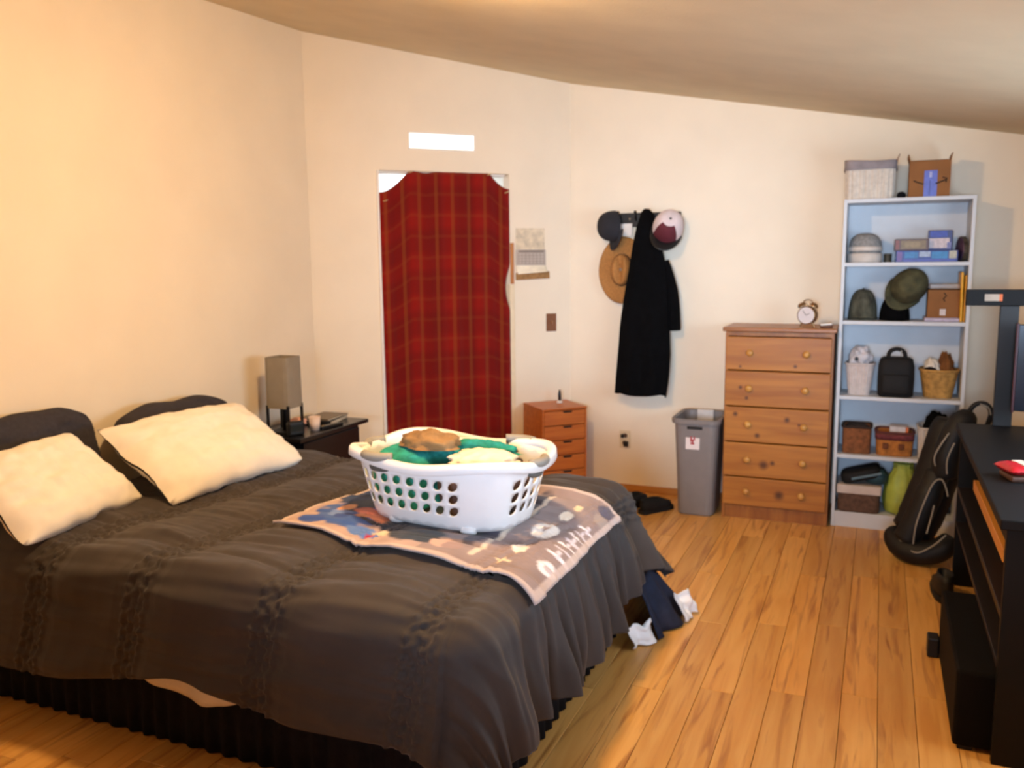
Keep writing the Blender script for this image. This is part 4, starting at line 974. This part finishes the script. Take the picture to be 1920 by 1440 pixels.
tanw = M('tan_wicker', 'b48848', rough=0.8, var=0.35, scale=35, bmp=0.2)
b = wbasket('wicker_basket', 'tan wicker basket heaped with odds and ends beside the black padded bag', (0.315, 5.16, z), 0.190, 0.19, 0.150, 0.72, tanw, 'weave', ex=3, amp=0.03)
o = crumple('scarf', 'brown cloth piled in the tan wicker basket', 'clothing', (0.348, 5.170, z+0.146), (0.038, 0.055, 0.090), 3.3, M('rust_cloth', '7a4a20', rough=0.9, var=0.3), 0.3, 2.6)
o = crumple('white_bundle', 'cream cloth bundle in the tan wicker basket', 'clothing', (0.279, 5.150, z+0.146), (0.040, 0.05, 0.062), 6.1, whc_m, 0.25, 2.6)
o = crumple('black_glove', 'black glove at the front of the tan wicker basket', 'glove', (0.270, 5.105, z+0.146), (0.035, 0.022, 0.022), 8.1, black_cloth, 0.25, 3)
# --- shelf 4 (z .415)
z = SH[1]
brw = M('brown_wicker', '7c4a28', rough=0.85, var=0.35, scale=45, bmp=0.2)
b = wbasket('woven_box', 'small square brown woven basket on the shelf under the white pail', (-0.083, 5.15, z), 0.150, 0.16, 0.150, 0.97, brw, 'weave', ex=8, amp=0.02, rimmat=M('dark_wicker', '33241c', rough=0.85))
o = crumple('dark_yarn', 'dark wool filling the small square brown basket', 'yarn', (-0.083, 5.15, z+0.140), (0.058, 0.06, 0.024), 3.9, M('dark_wool', '2c2522', rough=0.95, var=0.4, bmp=0.4), 0.2, 5)
patw = M('orange_wicker', 'a8682c', rough=0.85, var=0.3, scale=40, bmp=0.2)
b = wbasket('patterned_basket', 'orange woven basket with a maroon band next to the white slatted basket', (0.112, 5.15, z), 0.196, 0.17, 0.130, 0.93, patw, 'weave', ex=5, amp=0.018, rimmat=M('maroon_weave', '5a2c2c', rough=0.85))
obj('maroon_band', LOFT([(0.090, 0.0990, 0.0862), (0.122, 0.1010, 0.0880)], n=60, ex=5, cap0=False, cap1=False), M('maroon_weave2', '6a3034', rough=0.85, var=0.4, scale=50), b, smooth=True, solid=0.002)
for x in (-0.045, 0.035):
    obj('motif', BOX(x-0.015, x+0.015, -0.0865, -0.0835, 0.040, 0.072, 0.004), M('motif_brown', '6a3a20', rough=0.85), b)
o = gamebox('tissue_packet', 'white packet with an orange end lying in the orange woven basket', (0.134, 5.15, z+0.118), 0.095, 0.06, 0.040, 'cfc4c0', [(.86, 1.0, 0, 1, 'd06a28')], rz=-4)
b = wbasket('slatted_basket', 'white slatted basket on the shelf behind the sports bag', (0.318, 5.145, z), 0.180, 0.19, 0.165, 0.93, M('white_slats', 'c9c2bc', rough=0.7, var=0.12, scale=40), 'rib', ex=5, amp=0.028, n=72)
o = crumple('black_hat_bundle', 'black cloth hat heaped in the white slatted basket', 'hat', (0.320, 5.140, z+0.158), (0.066, 0.065, 0.085), 2.9, jm, 0.22, 2.8)
# --- bottom shelf (z .086)
z = SH[0]
b = thing('lidded_basket', 'brown woven basket with a cream lid on the bottom shelf', 'basket', (-0.058, 5.14, z))
obj('body', LOFT([(0.0, 0.108, 0.10)]+[(0.105*k/14, 0.110, 0.102) for k in range(1, 15)], n=72, ex=8, mod=lambda th, zz: 1+0.012*math.sin(th*11+(round(zz/0.0075) % 2)*PI)), M('dark_brown_wicker', '5c4436', rough=0.85, var=0.35, scale=40, bmp=0.2), b, smooth=True)
obj('lid', BOX(-0.115, 0.115, -0.106, 0.106, 0.106, 0.155, 0.004), M('cream_lid', 'c8bab0', rough=0.6, var=0.05), b)
b = thing('laptop_bag', 'black and teal flat bag lying tilted on the cream basket lid', 'bag', (-0.045, 5.13, z+0.1555), (0, 0, 0))
obj('body', xform(LOFT([(0.0, 0.098, 0.080), (0.010, 0.105, 0.086), (0.045, 0.105, 0.086), (0.055, 0.096, 0.078)], n=36, ex=5), T(0.0, 0, 0.026) @ RY(-16)), M('black_nylon', ''), b, smooth=True)
obj('stripe', xform(BOX(-0.07, 0.09, -0.089, -0.084, 0.016, 0.030, 0.003), T(0.02, 0, 0.030) @ RY(-16)), M('blue_grey', '58727e', rough=0.4), b)
obj('side_flap', xform(LOFT([(0, 0.055, 0.07), (0.04, 0.06, 0.075), (0.07, 0.04, 0.06)], n=28, ex=3), T(0.075, 0.0, 0.012)), M('teal_nylon', '24414a', rough=0.6, var=0.2), b, smooth=True)
lime = M('lime_plastic', 'a4b04a', rough=0.55, var=0.2, scale=12)
b = thing('plastic_sack', 'lime green plastic sack on the bottom shelf behind the sports bag', 'bag', (0.165, 5.135, z))
bm = bmesh.new()
def sack(u, v):
    th = u*2*PI; pr_ = [(0, .06), (.02, .085), (.25, .098), (.5, .088), (.72, .070), (.88, .045), (1.0, .050)]
    for i in range(len(pr_)-1):
        if v <= pr_[i+1][0]: f = (v-pr_[i][0])/(pr_[i+1][0]-pr_[i][0]); r = pr_[i][1]*(1-f)+pr_[i+1][1]*f; break
    r *= 1+0.10*nz(math.cos(th)*2, math.sin(th)*2, v*3)+0.05*math.sin(th*9+v*3)*v
    return (r*math.cos(th), r*math.sin(th)*0.95, 0.285*v)
surf(bm, sack, 64, 30, cu=True); obj('body', bm, lime, b, smooth=True, solid=0.002)
obj('knot', xform(LOFT([(0.20, 0.05, 0.05), (0.255, 0.055, 0.045), (0.262, 0.03, 0.03)], n=20), T()), lime, b, smooth=True)
o = crumple('olive_jacket', 'olive cloth stuffed behind the lime green sack on the bottom shelf', 'clothing', (0.330, 5.165, z+0.12), (0.065, 0.085, 0.12), 1.9, olive, 0.15, 3, flat=0.95)

# ================================================================== DESK
dkm = M('black_desk', '0b0909', rough=0.55, var=0.12, scale=10, spec=0.2)
dsk = thing('desk', 'black desk with open lower shelves along the right wall', 'desk', (0.72, 3.5, 0))
obj('top', BOX(0.345, 1.10, 2.70, 4.31, 0.722, 0.752, 0.004), dkm, dsk, world=True)
for y in (2.72, 4.262): obj('end_panel', BOX(0.365, 1.09, y, y+0.028, 0.0, 0.722, 0.002), dkm, dsk, world=True)
obj('back_panel', BOX(1.075, 1.09, 2.748, 4.262, 0.25, 0.722), dkm, dsk, world=True)
obj('shelf', BOX(0.366, 1.075, 2.748, 4.262, 0.440, 0.465, 0.002), M('desk_shelf', '1e1614', rough=0.45, var=0.15), dsk, world=True)
obj('shelf', BOX(0.366, 1.075, 2.748, 4.262, 0.285, 0.305, 0.002), M('desk_shelf', ''), dsk, world=True)
obj('apron', BOX(0.372, 0.388, 2.748, 4.262, 0.665, 0.722), dkm, dsk, world=True)
tr = obj('pull_out_tray', BOX(0.362, 0.80, 2.752, 3.62, 0.612, 0.650, 0.002), wood('tray_pine', 'c98a3c', 'b06f28', axis='y', rough=0.4), dsk, world=True)
# hutch frame at the far end of the desk
ht2 = obj('hutch_upright', BOX(0.487, 0.560, 4.275, 4.305, 0.752, 1.283, 0.002), M('hutch_brown', '14100e', rough=0.45, var=0.1), dsk, world=True)
obj('hutch_upright', BOX(1.02, 1.09, 4.275, 4.305, 0.752, 1.283, 0.002), M('hutch_brown', ''), dsk, world=True)
arm = obj('hutch_arm', BOX(0.352, 1.09, 4.270, 4.310, 1.283, 1.354, 0.003), dkm, dsk, world=True)
st2 = obj('sticker', BOX(0.424, 0.492, 4.2685, 4.2698, 1.304, 1.334), M('arm_sticker', 'a09080', rough=0.5), arm, world=True)
obj('sticker_end', BOX(0.480, 0.492, 4.2675, 4.2686, 1.304, 1.334), M('orange_ink', 'c8602c', rough=0.5), arm, world=True)
mn = thing('monitor', 'black flat monitor standing on the desk behind the hutch upright', 'monitor', (0.815, 4.13, 0.752), (0, 0, -6))
obj('screen', BOX(-0.27, 0.27, -0.012, 0.012, 0.09, 0.46, 0.004), M('dark_screen', '10131c', rough=0.2), mn)
obj('bezel', BOX(-0.278, -0.268, -0.016, 0.014, 0.085, 0.465, 0.002), M('red_bezel', '3a1216', rough=0.4), mn)
obj('neck', BOX(-0.03, 0.03, 0.012, 0.03, 0.02, 0.2), dkm, mn)
obj('base', LOFT([(0, 0.12, 0.09), (0.012, 0.12, 0.09), (0.016, 0.11, 0.08)], n=32, ex=3), dkm, mn)
b = thing('wallet', 'brown leather wallet on the desk under the red packet', 'wallet', (0.455, 3.245, 0.752), (0, 0, 12))
obj('body', BOX(-0.04, 0.08, -0.06, 0.06, 0, 0.018, 0.006, 3), M('brown_leather', '4a2e22', rough=0.5, var=0.2), b)
b = thing('snack_packet', 'red and white packet lying on the desk', 'packet', (0.455, 3.26, 0.772), (0, 0, 20))
bm = bmesh.new()
def pk(side):
    return lambda u, v: ((u-.5)*0.10, (v-.5)*0.13, side*0.016*max(0, 1-(2*u-1)**4)**.5*max(0, 1-(2*v-1)**4)**.5+0.003*nz(u*9, v*9, side)+0.014)
surf(bm, pk(1), 16, 16); surf(bm, pk(-1), 16, 16)
obj('wrapper', bm, M('red_wrapper', 'b81c26', rough=0.3, var=0.1), b, smooth=True)
obj('white_panel', xform(BOX(0.0, 0.035, -0.045, 0.045, 0.029, 0.0315, 0.001), T()), M('packet_white', 'd8c4b0', rough=0.4, var=0.2, scale=40), b)
# black case under the desk
b = thing('speaker_box', 'low black box with side foot standing on the floor under the desk', 'box', (0.50, 3.15, 0))
obj('body', BOX(-0.235, 0.20, -0.38, 0.32, 0.012, 0.255, 0.01), M('charcoal_box', '0c0908', rough=0.8, var=0.2, spec=0.12), b)
obj('foot', BOX(-0.275, -0.235, 0.27, 0.34, 0.0, 0.075, 0.006), blk, b)
for x in (-0.2, 0.17):
    for y in (-0.35, 0.24): obj('foot', BOX(x-0.02, x+0.02, y-0.02, y+0.02, 0, 0.012), blk, b)
b = thing('storage_bin', 'dull grey bin on the lower shelf of the desk', 'bin', (0.55, 2.95, 0.305))
obj('body', LOFT([(0, 0.11, 0.12), (0.10, 0.12, 0.135), (0.096, 0.114, 0.129), (0.01, 0.104, 0.114)], n=32, ex=6), M('dull_grey', '282624', rough=0.6), b)
# black shoe at the desk leg
b = thing('sneaker', 'black sneaker on the floor beside the desk end panel', 'shoe', (0.315, 4.12, 0), (0, 0, 96))
obj('sole', xform(LOFT([(0.0, 0.125, 0.040), (0.02, 0.13, 0.043), (0.028, 0.128, 0.042)], n=32, ex=2.6), T()), _mats['black_rubber'], b, smooth=True)
bm = bmesh.new(); loft(bm, [(0.028, 0.125, 0.040, 0, 0), (0.06, 0.115, 0.039, -0.008, 0), (0.09, 0.078, 0.034, -0.045, 0), (0.125, 0.062, 0.031, -0.06, 0), (0.120, 0.052, 0.024, -0.06, 0), (0.05, 0.05, 0.022, -0.06, 0)], n=30, ex=2.3)
obj('upper', bm, M('black_shoe', '121214', rough=0.6, var=0.2), b, smooth=True)
obj('laces', TUBE([(0.075-0.012*k, 0.018*(1 if k % 2 else -1), 0.058+0.0055*k) for k in range(7)], 0.004, n=6), M('dark_lace', '303032', rough=0.8), b)

# ================================================================== SPORTS BAG with white piping
sb = thing('sports_bag', 'black sports bag with white piping slumped between the bookcase and desk', 'bag', (0.24, 4.62, 0))
bagm = M('bag_nylon', '0b0b0d', rough=0.6, var=0.3, scale=20, bmp=0.1)
pip = M('white_piping', '8f887c', rough=0.6)
# main barrel: leaning tube with flattened section; lower foot part folds forward
spine = spline([(0.36, 4.70, 0.70), (0.33, 4.69, 0.52), (0.28, 4.66, 0.34), (0.23, 4.63, 0.19), (0.19, 4.60, 0.115)], 8)
rad = [0.070, 0.078, 0.086, 0.092, 0.096, 0.098, 0.10, 0.10]+[0.102]*8+[0.104]*8+[0.10]*6+[0.085, 0.06]+[0.02]*4
obj('body', TUBE(spine, rad[:len(spine)-1]+[0.03], n=26), bagm, sb, smooth=True, world=True)
front = spline([(0.305, 4.585, 0.46), (0.27, 4.55, 0.36), (0.22, 4.54, 0.22), (0.17, 4.54, 0.10)], 6)
obj('pocket', TUBE(front, [0.035]+[0.055]*5+[0.062]*12+[0.04], n=20), bagm, sb, smooth=True, world=True)
toe = spline([(0.115, 4.64, 0.12), (0.15, 4.55, 0.075), (0.22, 4.50, 0.062), (0.32, 4.50, 0.085), (0.37, 4.53, 0.15)], 6)
obj('end_flap', TUBE(toe, [0.035, 0.045, 0.052, 0.056]+[0.058]*17+[0.05, 0.045, 0.04, 0.03], n=18), bagm, sb, smooth=True, world=True)
sh = spline([(0.33, 4.57, 0.44), (0.335, 4.56, 0.54), (0.37, 4.57, 0.66), (0.43, 4.60, 0.76)], 6)
obj('shoulder', TUBE(sh, [0.05]+[0.062]*15+[0.05, 0.04, 0.02], n=18), bagm, sb, smooth=True, world=True)
obj('carry_strap', TUBE(spline([(0.40, 4.62, 0.70), (0.44, 4.60, 0.79), (0.49, 4.60, 0.80), (0.515, 4.60, 0.755), (0.50, 4.62, 0.68)], 6), 0.012, n=8), bagm, sb, smooth=True, world=True)
for P in ([(0.205, 4.462, 0.115), (0.215, 4.468, 0.22), (0.255, 4.478, 0.36), (0.285, 4.495, 0.425), (0.315, 4.488, 0.44), (0.335, 4.49, 0.40), (0.345, 4.492, 0.36)],
          [(0.13, 4.522, 0.135), (0.165, 4.487, 0.10), (0.22, 4.440, 0.080), (0.285, 4.436, 0.12), (0.345, 4.452, 0.18)],
          [(0.285, 4.515, 0.50), (0.278, 4.502, 0.545), (0.298, 4.498, 0.60), (0.335, 4.508, 0.665)],
          [(0.335, 4.490, 0.47), (0.333, 4.490, 0.54), (0.36, 4.503, 0.62)],
          [(0.262, 4.476, 0.17), (0.278, 4.482, 0.25), (0.288, 4.488, 0.31)],
          [(0.465, 4.585, 0.80), (0.50, 4.585, 0.785), (0.513, 4.588, 0.75)]):
    obj('piping', TUBE(spline(P, 6), 0.0042, n=6), pip, sb, smooth=True, world=True)
